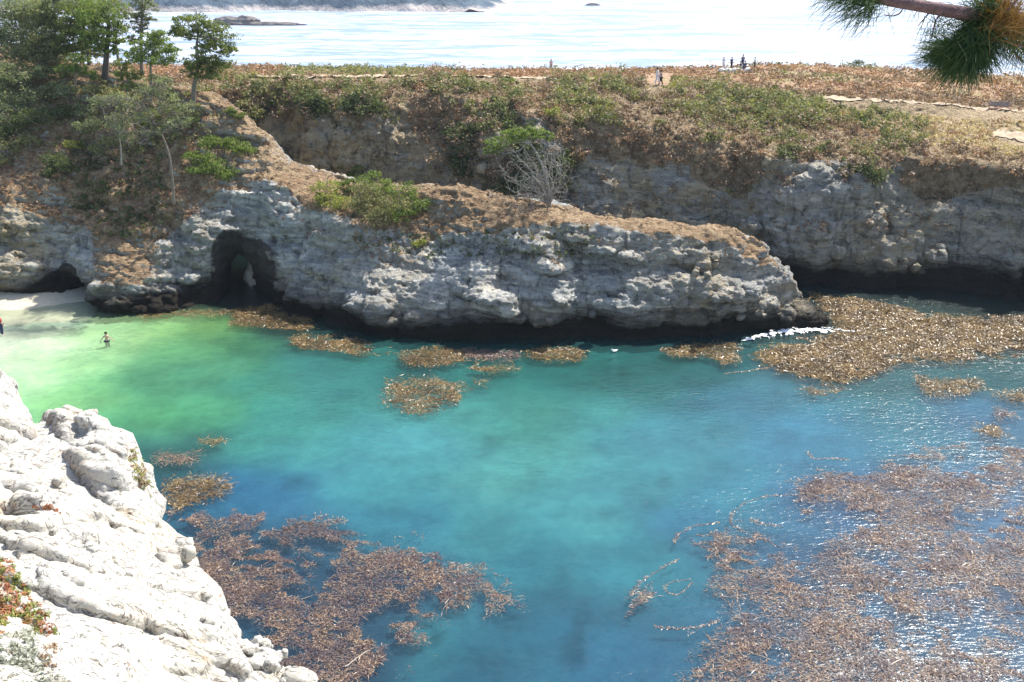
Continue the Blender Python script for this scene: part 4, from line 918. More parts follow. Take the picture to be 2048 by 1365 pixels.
scatter('green_scrub', 'rounded green bushes massed along the bluff rim', pick(VB, bigz & vis & (gB < 1.6) & (nz > 0.0), 260, rg), 'olive', (0.7, 1.25), 240, 0.22, 58, 0.75)
scatter('green_scrub', 'dark green bushes massed along the bluff rim', pick(VB, bigz & vis & (gB < 2.0) & (nz > 0.1), 150, rg), 'dark', (0.5, 1.0), 200, 0.2, 59, 0.75)
scatter('dry_brush', 'rounded brown bushes massed along the bluff rim', pick(VB, over & vis & (gB < 2.0) & ~strawz, 420, rg), 'brown', (0.6, 1.1), 200, 0.2, 60, 0.7)
# plateau
n = 6500; X = rg.uniform(-75, 100, n); Y = 118 + 56 * rg.random(n); ok = np.abs(X) < 0.56 * Y + 3; X, Y = X[ok], Y[ok]
Z = FB.z(X, Y); PPs = np.stack([X, Y, Z], 1); px, py = project(X, Y, Z); nz = fbm(X * 0.06, Y * 0.06, 2, 3)
pathm = in_poly(px, py, [(1285, 150), (1345, 150), (1345, 190), (1285, 190)]) | (fbm(X * 0.3, Y * 0.3, 7, 3) < -0.28) | in_poly(px, py, [(480, 150), (1100, 155), (1100, 168), (480, 160)]) | in_poly(px, py, [(1640, 195), (2100, 228), (2100, 245), (1640, 212)])
gz = in_poly(px, py, [(560, 130), (850, 132), (860, 158), (560, 158)]) | in_poly(px, py, [(1100, 150), (1640, 190), (1640, 215), (1100, 185)]) & (nz > -0.1) | (nz > 0.5)
scatter('heath', 'yellow green heath on top of the bluff', PPs[gz & ~pathm], 'olive', (0.4, 0.9), 42, 0.26, 61, 0.5)
scatter('heath', 'rust brown heath covering the bluff top', PPs[~gz & ~pathm & (nz < 0.25)], 'pink', (0.4, 0.9), 36, 0.26, 62, 0.45)
scatter('heath', 'brown heath patches on the bluff top', PPs[~gz & ~pathm & (nz >= 0.0)], 'brown', (0.4, 0.9), 36, 0.26, 63, 0.45)
# skyline fringe
X = rg.uniform(-50, 95, 260); Y = 170 + rg.random(260) * 3; scatter('heath', 'dark low heath along the ocean edge of the bluff', np.stack([X, Y, FB.z(X, Y) + .1], 1), 'dark', (0.3, 0.8), 36, 0.24, 64, 0.5)
# headland ground plants
ax, ay = project(VA[:, 0], VA[:, 1], VA[:, 2]); gA = FA.g(VA[:, 0], VA[:, 1]); up = (NA[:, 2] > 0.35) & (ax > -40) & (ay > 60); nz = fbm(VA[:, 0] * 0.3, VA[:, 1] * 0.3, VA[:, 2] * 0.3, 3)
left = in_poly(ax, ay, [(-40, 150), (420, 190), (470, 380), (330, 470), (200, 470), (60, 420), (-40, 420)])
scatter('dry_brush', 'orange brown brush on the headland slope', pick(VA, up & left, 700, rg), 'pink', (0.15, 0.45), 45, 0.14, 71)
scatter('dark_scrub', 'dark scrub in the hollow under the bleached tree', pick(VA, (VA[:, 2] > 5) & in_poly(ax, ay, [(170, 300), (330, 280), (340, 420), (310, 480), (200, 470), (80, 330)]), 330, rg), 'dark', (0.25, 0.6), 60, 0.16, 72)
scatter('dry_brush', 'low dry plants along the promontory top', pick(VA, up & (ax > 450) & (ax < 1560) & (VA[:, 2] > 5.5) & (nz > -0.1), 360, rg), 'brown', (0.12, 0.32), 30, 0.12, 73)
scatter('dark_scrub', 'dark plants under the promontory rim', pick(VA, in_poly(ax, ay, [(700, 430), (860, 470), (1180, 450), (1180, 520), (1040, 510), (860, 520), (700, 480)]) & (VA[:, 2] > 4), 260, rg), 'dark', (0.15, 0.35), 34, 0.14, 74)
scatter('green_scrub', 'olive brush on the far left slope', pick(VA, up & (ax < 420) & (ay < 300), 500, rg), 'olive', (0.3, 0.75), 66, 0.2, 75)

# plants on the foreground granite
def rockplant(name, label, poly, n, cols, L, rad, seed, cat, fingers=False, z=18.5):
    rg = np.random.default_rng(seed); px = np.array(poly, float); lo, hi = px.min(0), px.max(0); P = []
    while len(P) < n:
        a, b = rg.uniform(lo[0], hi[0]), rg.uniform(lo[1], hi[1])
        if in_poly(np.array([a]), np.array([b]), poly)[0]: P.append(np.array(hit(a, b)))
    P = np.array(P); base = P.mean(0); root = empty(name, base); tag(root, label, cat)
    parts = np.array_split(rg.permutation(n), len(cols))
    for idx, (leaf, pn) in zip(parts, cols):
        V, Q = clouds(P[idx], np.full((len(idx), 3), rad) * rg.uniform(0.5, 1.3, (len(idx), 1)), 22, L, L * 0.32, rg, 2.2, 0.5)
        np_mesh(pn, V - base, Q, LM[leaf], parent=root)
LM['red'] = leaf_material('ice_plant_red', (0.26, 0.085, 0.045), (0.36, 0.15, 0.07), (0.42, 0.26, 0.12), 0.2)
LM['ice'] = leaf_material('ice_plant_green', (0.12, 0.16, 0.04), (0.22, 0.24, 0.06), (0.34, 0.30, 0.09), 0.2)
LM['wool'] = leaf_material('woolly_grey_leaves', (0.20, 0.21, 0.17), (0.32, 0.33, 0.27), (0.42, 0.43, 0.36), 0.2)
rockplant('ice_plant', 'red and green ice plant mat trailing down the white granite at lower left', [(-40, 1090), (15, 1110), (50, 1170), (95, 1230), (112, 1270), (70, 1270), (40, 1240), (-40, 1290)], 260, [('red', 'red_leaves'), ('ice', 'green_leaves')], 0.075, 0.07, 81, 'plant')
rockplant('ice_plant', 'thin red ice plant strand running along a crack of the granite', [(60, 1010), (100, 1012), (130, 1022), (125, 1030), (90, 1022)], 14, [('red', 'red_leaves')], 0.06, 0.05, 82, 'plant')
rockplant('succulent_mat', 'olive brown plant mat on the edge of the granite block above the kelp', [(248, 905), (270, 900), (285, 935), (303, 985), (298, 1000), (280, 975), (265, 940)], 60, [('ice', 'green_leaves'), ('brown', 'brown_leaves')], 0.09, 0.12, 83, 'plant')
rockplant('grey_shrub', 'woolly grey-green plant in the bottom left corner below the ice plant', [(-40, 1270), (50, 1250), (90, 1320), (130, 1365), (160, 1420), (-40, 1450)], 150, [('wool', 'grey_leaves')], 0.08, 0.11, 84, 'shrub')
rockplant('dry_plant', 'brown dead stalk hanging under the red ice plant', [(90, 1270), (110, 1290), (105, 1365), (90, 1365), (85, 1310)], 14, [('brown', 'dry_leaves')], 0.07, 0.06, 85, 'plant')

# ------------------------------------------------------------------ kelp
def kelp_material(name, c1, c2, c3, rough=0.35, spec=0.5):
    m, t, out = nt(name); n = N(t); g = n.new('ShaderNodeNewGeometry')
    c = n.ramp(g.outputs['Random Per Island'], [(0.0, c1), (0.45, c2), (0.8, c3), (1.0, tuple(min(1, x * 1.2) for x in c3))])
    c = n.mix(n.mapr(n.noise(g.outputs['Position'], 0.5, 4, 0.6), 0.42, 0.62), c, n.mix(0.6, c, c1))
    d = n.principled(c, rough, spec)
    tr = n.new('ShaderNodeBsdfTranslucent'); n.link(c, tr.inputs[0]); mx = n.new('ShaderNodeMixShader'); mx.inputs[0].default_value = 0.25
    n.link(d, mx.inputs[1]); n.link(tr.outputs[0], mx.inputs[2]); n.link(mx.outputs[0], out.inputs[0]); return m
M_kelp = kelp_material('purple_brown_kelp', (0.05, 0.04, 0.07), (0.185, 0.11, 0.075), (0.40, 0.285, 0.185), 0.4, 0.5)
M_kelp_gold = kelp_material('golden_brown_kelp', (0.05, 0.03, 0.012), (0.19, 0.11, 0.035), (0.46, 0.32, 0.14))
def kelp_points(px, py): 
    return np.stack([np.asarray(PZ(a, b)[:2]) for a, b in zip(px, py)])
def kelp(name, label, poly, nstr, mat, seed, kind='stuff', L=0.26, thr=-0.15, ns=0.25, K=14, step=0.14, soft=1.0, flow=0.0, group=None, cat='kelp', fl2=1.4, lift=0.03, fine=0.0, subt=-0.25):
    rg = np.random.default_rng(seed); pw = np.array([PZ(a, b)[:2] for a, b in poly]); lo, hi = pw.min(0), pw.max(0)
    area_poly = [tuple(p) for p in pw]
    p = rg.uniform(lo, hi, (int(nstr * 4), 2)); p = p[in_poly(p[:, 0], p[:, 1], area_poly)][:nstr]
    n = len(p); ang = flow + fl2 * fbm(p[:, 0] * 0.12, p[:, 1] * 0.12, seed, 2) + rg.normal(0, 0.35, n)
    curv = rg.normal(0, 0.12, n); pts = [p]; angs = [ang]
    for k in range(K - 1):
        ang = ang + curv + rg.normal(0, 0.08, n); p = p + step * np.stack([np.cos(ang), np.sin(ang)], 1); pts.append(p); angs.append(ang)
    P = np.stack(pts, 1).reshape(-1, 2); A = np.stack(angs, 1).ravel(); side = np.tile(np.where(np.arange(K) % 2, 1, -1), n)
    nzv = fbm(P[:, 0] * ns, P[:, 1] * ns * 1.4, seed * 1.7, 4)
    d = polydist(P[:, 0], P[:, 1], area_poly)
    nz2 = fbm(P[:, 0] * 1.0 + 7, P[:, 1] * 1.5, seed * 0.7, 3)
    keep = (nzv + fine * nz2 - soft * sstep(-1.2, 0.7, d) > thr) & (d < 0.9)
    P, A, side = P[keep], A[keep], side[keep]; m = len(P)
    if m == 0: return
    th = A + side * rg.uniform(0.3, 1.2, m); l = L * np.exp(rg.normal(-0.15, 0.45, m)); w_ = L * rg.uniform(0.06, 0.2, m)
    D = np.stack([np.cos(th), np.sin(th), 0 * th], 1); roll = rg.normal(0, 0.4, m)
    S_ = np.stack([-np.sin(th) * np.cos(roll), np.cos(th) * np.cos(roll), np.sin(roll)], 1)
    sub_ = fbm(P[:, 0] * 0.5 + 3, P[:, 1] * 0.7, seed * 0.31, 3) + rg.normal(0, 0.25, m) < subt
    z0 = np.where(sub_, rg.uniform(-0.3, -0.02, m), rg.uniform(0.0, lift, m)); B = np.concatenate([P, z0[:, None]], 1)
    hump = rg.uniform(-0.02, 0.07, m) * (L / 0.26); tip = rg.uniform(-0.05, 0.05, m) * (L / 0.26)
    mid = B + D * (l * 0.5)[:, None] + np.array([0, 0, 1]) * hump[:, None]; end = B + D * l[:, None] + np.array([0, 0, 1]) * tip[:, None]
    V = np.stack([B, mid - S_ * w_[:, None] / 2, mid + S_ * w_[:, None] / 2, end], 1)
    base = np.array([P[:, 0].mean(), P[:, 1].mean(), 0])
    # stipes: thin ribbons along each strand
    kp = keep.reshape(n, K); PP_ = np.stack(pts, 1); sg = kp[:, :-1] & kp[:, 1:]; i_, k_ = np.nonzero(sg); a_ = PP_[i_, k_]; b_ = PP_[i_, k_ + 1]; t_ = b_ - a_; t_ /= np.linalg.norm(t_, axis=1)[:, None]; nw = np.stack([-t_[:, 1], t_[:, 0]], 1) * 0.012 * (L / 0.2)
    zz_ = np.where(rg.random((len(a_), 1)) < 0.5, 0.02 + lift * 0.4, -0.04); h3 = lambda q__: np.concatenate([q__, zz_], 1)
    V = np.concatenate([V, np.stack([h3(a_ - nw), h3(a_ + nw), h3(b_ - nw), h3(b_ + nw)], 1)]); m = len(V); idx = np.arange(m) * 4
    V = V.reshape(-1, 3); V[:, 2] = np.where(np.abs(V[:, 2]) < 0.004, 0.006, V[:, 2])
    o = np_mesh(name, V - base, np.concatenate([np.stack([idx, idx + 1, idx + 2], 1), np.stack([idx + 1, idx + 3, idx + 2], 1)]), mat)
    o.location = base; tag(o, label, cat, group, kind if kind == 'stuff' else None); return o
kelp('kelp_bed', 'purplish kelp bed spreading below the white granite', [(320, 1020), (400, 1022), (450, 1018), (560, 1038), (640, 1048), (705, 1068), (735, 1100), (800, 1072), (850, 1098), (940, 1138), (1025, 1200), (960, 1185), (900, 1195), (850, 1205), (835, 1230), (875, 1262), (820, 1300), (760, 1340), (740, 1400), (600, 1420), (420, 1250), (330, 1100)], 2800, M_kelp, 91, thr=-0.32, L=0.23, soft=0.55, flow=-0.2, step=0.10, K=20, fine=0.85, subt=0.3)
kelp('kelp_bed', 'broad purplish kelp bed filling the lower right water', [(1560, 965), (1620, 945), (1720, 925), (1800, 900), (1900, 890), (2048, 870), (2300, 880), (2300, 1480), (1310, 1480), (1370, 1330), (1440, 1240), (1540, 1215), (1400, 1185), (1395, 1120), (1370, 1072), (1450, 1055), (1560, 1062), (1620, 1110), (1640, 1060), (1580, 1030), (1620, 1000)], 6600, M_kelp, 92, thr=-0.22, L=0.25, soft=0.5, flow=-0.25, ns=0.22, step=0.10, K=20, fine=0.85, subt=0.2)
kelp('kelp_bed', 'golden kelp bed under the cliff at the mouth of the cove', [(1615, 588), (1700, 600), (1800, 622), (1900, 636), (2048, 640), (2300, 650), (2300, 690), (2048, 700), (1950, 718), (1850, 722), (1780, 712), (1735, 742), (1660, 762), (1560, 748), (1530, 728), (1500, 705), (1560, 692), (1600, 690), (1640, 672), (1672, 655), (1645, 620)], 6500, M_kelp_gold, 93, thr=-0.75, L=0.40, fine=0.5, soft=0.6, flow=0.0, step=0.2, ns=0.3, lift=0.07)
KS = [
 ('round golden kelp raft floating alone in the green water', [(750, 790), (770, 762), (840, 752), (900, 764), (926, 785), (880, 808), (840, 826), (800, 828), (765, 812)], 330, M_kelp_gold, 0.30),
 ('dark kelp raft touching the granite block below the plant mat', [(318, 956), (445, 958), (430, 985), (400, 1005), (328, 1012)], 230, M_kelp_gold, 0.24),
 ('short kelp raft beside the upper granite block', [(296, 905), (385, 908), (370, 925), (298, 926)], 70, M_kelp, 0.22),
 ('tiny kelp patch right of the upper granite block', [(385, 888), (405, 880), (430, 884), (420, 894)], 22, M_kelp_gold, 0.22),
 ('kelp raft in front of the arch mouth', [(455, 622), (540, 614), (600, 640), (612, 657), (560, 662), (500, 655), (455, 652)], 420, M_kelp_gold, 0.32),
 ('long kelp raft under the dark foot of the promontory', [(562, 678), (640, 672), (720, 688), (772, 705), (700, 708), (600, 700)], 320, M_kelp_gold, 0.32),
 ('golden kelp raft against the wet base of the promontory', [(792, 702), (860, 692), (912, 704), (908, 728), (840, 731), (798, 726)], 260, M_kelp_gold, 0.32),
 ('greyish kelp raft beside the golden one at the promontory base', [(915, 700), (1020, 702), (1018, 716), (925, 716)], 170, M_kelp, 0.3),
 ('thin kelp streak just off the promontory base', [(932, 734), (1022, 732), (1010, 742), (938, 742)], 70, M_kelp_gold, 0.28),
 ('kelp raft under the middle of the promontory', [(1038, 702), (1100, 694), (1158, 700), (1152, 716), (1100, 724), (1055, 716)], 210, M_kelp_gold, 0.3),
 ('ragged kelp raft left of the foaming tip', [(1308, 698), (1400, 688), (1462, 686), (1456, 728), (1430, 730), (1400, 712), (1330, 714)], 260, M_kelp_gold, 0.3),
 ('oval kelp raft off the big kelp bed at right', [(1822, 752), (1850, 762), (1940, 754), (1948, 772), (1900, 786), (1838, 790), (1828, 768)], 200, M_kelp_gold, 0.3),
 ('kelp raft cut by the right frame edge', [(1978, 788), (2070, 784), (2080, 806), (1990, 802)], 120, M_kelp_gold, 0.28),
 ('small reddish kelp scrap above the broad bed', [(1972, 818), (2012, 824), (2006, 834), (1980, 830)], 36, M_kelp, 0.26),
 ('small dark kelp scrap nearest the broad bed', [(1935, 850), (2002, 868), (1990, 878), (1945, 866)], 60, M_kelp_gold, 0.26),
 ('half sunken kelp scrap off the ragged tongue of the golden bed', [(1618, 784), (1682, 780), (1678, 793), (1625, 794)], 44, M_kelp_gold, 0.26),
 ('single kelp knot right of the round raft', [(940, 762), (958, 760), (960, 772), (944, 774)], 12, M_kelp_gold, 0.24),
 ('kelp fringe along the dark wall left of the arch', [(270, 634), (340, 624), (450, 618), (450, 628), (340, 634), (280, 642)], 120, M_kelp_gold, 0.26),
]
for i, (lb, poly, ns_, mt, L) in enumerate(KS):
    kelp('kelp_raft', lb, poly, ns_, mt, 100 + i, 'thing', L=L, thr=-0.9, soft=0.5, step=0.14, K=9, group='small kelp rafts on the cove', flow=0.0, ns=0.5, cat='kelp raft', lift=0.06)
# single kelp strands
def strand(label, pts, seed, mat=M_kelp, n=60, L=0.22, name='kelp_strand'):
    rg = np.random.default_rng(seed); P0 = np.array([PZ(a, b)[:2] for a, b in pts]); t = np.linspace(0, len(pts) - 1, n)
    P = np.stack([np.interp(t, np.arange(len(pts)), P0[:, c]) for c in range(2)], 1)
    for _ in range(4): P[1:-1] = (P[:-2] + P[1:-1] + P[2:]) / 3
    base = np.array([P[0, 0], P[0, 1], 0.0]); P3 = np.concatenate([P, np.full((n, 1), 0.012)], 1)
    root = empty(name, base); tag(root, label, 'kelp strand', 'loose kelp strands')
    V, Q = tubes([(P3, 0.008)], 5); np_mesh('stem', V - base, Q, mat, True, parent=root)
    Tn = np.gradient(P, axis=0); A = np.arctan2(Tn[:, 1], Tn[:, 0]); A = np.repeat(A, 2); C = np.repeat(P3, 2, 0); m = len(A); side = np.tile([1, -1], n)
    th = A + side * rg.uniform(0.3, 1.3, m); l = L * rg.uniform(0.4, 1.2, m); w_ = l * 0.25
    D = np.stack([np.cos(th), np.sin(th), 0 * th], 1); S_ = np.stack([-np.sin(th), np.cos(th), rg.normal(0, .3, m)], 1)
    mid = C + D * (l / 2)[:, None] + np.array([0, 0, .02]); V = np.stack([C, mid - S_ * w_[:, None] / 2, mid + S_ * w_[:, None] / 2, C + D * l[:, None]], 1).reshape(-1, 3); V[:, 2] = np.maximum(V[:, 2], 0.006)
    idx = np.arange(m) * 4; np_mesh('blades', V - base, np.concatenate([np.stack([idx, idx + 1, idx + 2], 1), np.stack([idx + 1, idx + 3, idx + 2], 1)]), mat, parent=root)
strand('kelp strand curling up in a hook at the edge of the broad bed', [(1600, 990), (1540, 992), (1490, 1005), (1462, 1028), (1460, 1045), (1478, 1060), (1520, 1078), (1560, 1095)], 201)
strand('kelp strand arching left off the broad bed below the hook', [(1440, 1045), (1390, 1052), (1355, 1070), (1348, 1085)], 202, n=34)
strand('kelp strand trailing to the far left tuft of the broad bed', [(1358, 1118), (1320, 1140), (1280, 1165), (1262, 1190)], 203, n=34)
strand('closed ring of kelp beside the broad bed', [(1385, 1165), (1370, 1180), (1355, 1193), (1335, 1188), (1327, 1174), (1342, 1164), (1380, 1160)], 204, n=36, L=0.14)
strand('kelp strand running left to a dark knot under the ring', [(1440, 1240), (1400, 1256), (1355, 1258), (1315, 1256)], 205, n=36)
strand('straight faint kelp strand at the top of the broad bed', [(1700, 920), (1665, 918), (1625, 918), (1615, 905)], 206, n=34)
strand('kelp strand stretching from the golden bed into open water', [(1540, 735), (1500, 742), (1450, 748)], 207, M_kelp_gold, 30)
strand('kelp strand drawn inside the hook toward open water', [(1500, 1040), (1530, 1050), (1560, 1053)], 208, n=20)
kelp('kelp_raft', 'loose kelp tuft at the end of the long trailing strand', [(1248, 1190), (1272, 1180), (1300, 1190), (1290, 1215), (1255, 1235), (1242, 1230)], 60, M_kelp, 301, 'thing', L=0.22, thr=-0.9, soft=0.4, K=8, group='small kelp rafts on the cove', cat='kelp raft')
kelp('kelp_raft', 'kelp tongue hanging from the left bed tip into open water', [(965, 1180), (990, 1178), (985, 1205), (970, 1215)], 26, M_kelp, 302, 'thing', L=0.2, thr=-0.9, soft=0.4, K=8, group='small kelp rafts on the cove', cat='kelp raft')
kelp('kelp_raft', 'sunlit kelp tuft standing out inside the hook of the broad bed', [(1590, 975), (1635, 960), (1640, 985), (1590, 1000)], 90, M_kelp, 303, 'thing', L=0.24, thr=-0.9, soft=0.4, K=8, group='small kelp rafts on the cove', cat='kelp raft')
# floating stick
a, b = PZ(690, 1336), PZ(737, 1301); V, Q = tubes([(np.linspace(a, b, 8) + np.array([0, 0, 0.03]) + rg.normal(size=(8, 3)) * 0.01, np.linspace(0.035, 0.02, 8))], 8)
o = np_mesh('driftwood_stick', V - a, Q, M_pale_bark, True); o.location = a; tag(o, 'pale straight stick floating in the left kelp bed', 'driftwood')

# foam at the promontory tip
def foam(name, label, pts, w0, seed):
    P0 = np.array([PZ(a, b)[:2] for a, b in pts]); n = 420; t = np.linspace(0, len(pts) - 1, n); P = np.stack([np.interp(t, np.arange(len(pts)), P0[:, c]) for c in range(2)], 1)
    k = 22; s = np.linspace(-1, 1, k)[None]; tt = np.linspace(0, 1, n)[:, None]; T = np.gradient(P, axis=0); T /= np.linalg.norm(T, axis=1)[:, None]
    env = np.sin(tt * PI) ** 0.6 * (0.55 + 0.8 * np.abs(fbm(tt * 9, seed, 0.5, 3))); off = 0.6 * perlin(tt * 7, seed + 3, 0.1) * w0
    X = P[:, :1] - T[:, 1:] * (s * w0 * env + off); Y = P[:, 1:] + T[:, :1] * (s * w0 * env + off)
    Z = 0.03 + 0.16 * env * (1 - s * s) * (0.5 + np.abs(fbm(X * 3, Y * 3, 0.2, 3))) - 0.03 * (np.abs(s) > 0.95)
    fq = grid_faces(n, k); fx, fy = X.ravel()[fq].mean(1), Y.ravel()[fq].mean(1); sc_ = np.abs(np.broadcast_to(s, X.shape).ravel()[fq].mean(1))
    fq = fq[fbm(fx * 2.6, fy * 2.6, seed, 4) > -0.25 + 0.75 * sc_ ** 2]
    o = np_mesh(name, np.stack([X, Y, Z], -1).reshape(-1, 3), fq, M_foam, True); tag(o, label, 'foam', kind='stuff')
M_foam = simple('sea_foam', (0.86, 0.88, 0.9), 0.7, 0.1, 8, 0.6)
foam('foam', 'white surf washing round the tip of the promontory', [(1480, 682), (1530, 672), (1570, 664), (1610, 662), (1650, 661), (1672, 664)], 0.8, 1)
foam('foam', 'thin surf line beyond the promontory tip', [(1640, 655), (1690, 664), (1760, 666)], 0.16, 2)

# ------------------------------------------------------------------ far shore, islet, right shore
def far_material(name, c1, c2, rock):
    m, t, out = nt(name); n = N(t); P = n.pos(); sep = n.new('ShaderNodeSeparateXYZ'); n.link(P, sep.inputs[0])
    b = n.noise(P, 0.16, 6, 0.65); c = n.ramp(b, [(0.35, c1), (0.65, c2)])
    zz = n.math('ADD', n.math('MULTIPLY', sep.outputs[2], 0.09), n.math('MULTIPLY', n.noise(P, 0.05, 6, 0.7), 1.0))
    c = n.mix(n.mapr(zz, 0.62, 0.78, 1, 0), c, rock)
    n.link(n.principled(c, 0.95, 0.1, n.bump(b, 1.0, 3.0)), out.inputs[0]); return m
M_far = far_material('far_shore_haze_tint', (0.055, 0.085, 0.12), (0.10, 0.135, 0.17), (0.42, 0.38, 0.36))  # blue of distance haze is mixed into these slope colours
def far_land(name, label, x0, x1, y0, y1, hmax, h, endx, seed, mat, skew=None):
    xs = np.arange(x0, x1, h); ys = np.arange(y0, y1, h); X, Y = np.meshgrid(xs, ys, indexing='ij')
    sh = y0 + 9 + 14 * fbm(X * 0.02, seed + 0 * X, 0, 4); d = (Y - sh)
    e = sstep(0, endx, x1 - X) * sstep(0, endx * 0.6, X - x0)
    if skew: e = e * sstep(0, 14, X - skew * Y)
    Z = -1.5 + e * np.clip(d, 0, 1e9) ** 0.62 * (hmax / 14) * (1 + 0.5 * fbm(X * 0.03, Y * 0.03, seed, 4)) + e * 2.2 * ridged(X * 0.09, Y * 0.09, seed, 4) * sstep(-3, 6, d)
    Z = np.where(d < -4, -1.5, Z)
    o = np_mesh(name, np.stack([X, Y, Z], -1).reshape(-1, 3), grid_faces(len(xs), len(ys)), mat, True); tag(o, label, 'hills', kind='structure')
far_land('hills', 'hazy blue wooded shore across the bay', -420, 8, 555, 760, 22, 2.5, 60, 3.1, M_far)
far_land('hills', 'blue shaded shore beyond the right end of the bluff', 100, 330, 190, 330, 11, 1.5, 20, 8.2, M_far, 0.50)
def rock_blob(name, label, c, R, mat, seed, n=40, kind=None, cat='rock', group=None, amp=0.3, f=1.0):
    u = np.linspace(0, PI, n); w = np.linspace(0, 2 * PI, 2 * n, endpoint=False); U, W_ = np.meshgrid(u, w, indexing='ij')
    d = np.stack([np.sin(U) * np.cos(W_), np.sin(U) * np.sin(W_), np.cos(U)], -1).reshape(-1, 3)
    r = 1 + amp * ridged(d[:, 0] * f + seed, d[:, 1] * f, d[:, 2] * f, 4, 0.55) * 0.6
    V = d * r[:, None] * np.array(R); nn = 2 * n; i, j = np.meshgrid(np.arange(n - 1), np.arange(nn), indexing='ij'); i = i.ravel(); j = j.ravel(); j2 = (j + 1) % nn
    o = np_mesh(name, V, np.stack([i * nn + j, (i + 1) * nn + j, (i + 1) * nn + j2, i * nn + j2], 1), mat, True); o.location = c; tag(o, label, cat, group, kind); return o
M_islet = simple('islet_rock', (0.17, 0.15, 0.14), 0.9, 0.3, 0.3, 0.8)
c = PZ(475, 49); rock_blob('sea_rock', 'humped dark islet rising from the bright sea', (c[0], c[1], -0.4), (8.5, 4, 3.0), M_islet, 3.3, amp=0.45, f=1.6, cat='sea rock')
c = PZ(535, 50); rock_blob('sea_rock', 'low flat reef trailing right of the humped islet', (c[0], c[1], -0.4), (13, 3, 1.3), M_islet, 5.3, amp=0.4, f=2, cat='sea rock')
c = PZ(912, 21); rock_blob('sea_rock', 'tiny dark rock in the sea near the far shore', (c[0], c[1], -0.3), (3.5, 2, 1.3), M_islet, 7.3, amp=0.4, f=2, cat='sea rock')
c = PZ(1186, 11); rock_blob('sea_rock', 'faint speck of rock far out on the open sea', (c[0], c[1], -0.3), (3.5, 2, 1.2), M_islet, 9.3, amp=0.4, f=2, cat='sea rock')
# boulder in the channel seen through the arch
M_boul = simple('channel_boulder', (0.30, 0.29, 0.24), 0.9, 0.3, 1.2, 0.6)
c = PZ(498, 606, 0); rock_blob('boulder', 'grey boulder seen through the sea arch', (c[0] + 0.15, 87.6, 0.2), (1.6, 1.1, 1.9), M_boul, 2.2, cat='boulder')

# ------------------------------------------------------------------ people
def skin_mesh(name, joints, edges, mat, parent, sub=1):
    me = bpy.data.meshes.new(name); names = list(joints); me.from_pydata([joints[k][0] for k in names], [(names.index(a), names.index(b)) for a, b in edges], [])
    ob = bpy.data.objects.new(name, me); COL.objects.link(ob); md = ob.modifiers.new('s', 'SKIN')
    for k, sv in zip(names, me.skin_vertices[0].data): r = joints[k][1]; sv.radius = (r, r) if not isinstance(r, tuple) else r
    me.skin_vertices[0].data[0].use_root = True
    sb = ob.modifiers.new('u', 'SUBSURF'); sb.levels = sb.render_levels = sub
    dg = bpy.context.evaluated_depsgraph_get(); new = bpy.data.meshes.new_from_object(ob.evaluated_get(dg)); ob.modifiers.clear(); ob.data = new
    new.materials.clear(); new.materials.append(mat)
    for p_ in new.polygons: p_.use_smooth = True
    ob.parent = parent; return ob
M_skin = simple('skin', (0.55, 0.34, 0.25), 0.6, 0.08)
cloth = lambda nm, c: simple(nm, c, 0.85, 0.15, 9)
M_hair = simple('dark_hair', (0.03, 0.02, 0.015), 0.7, 0.2)
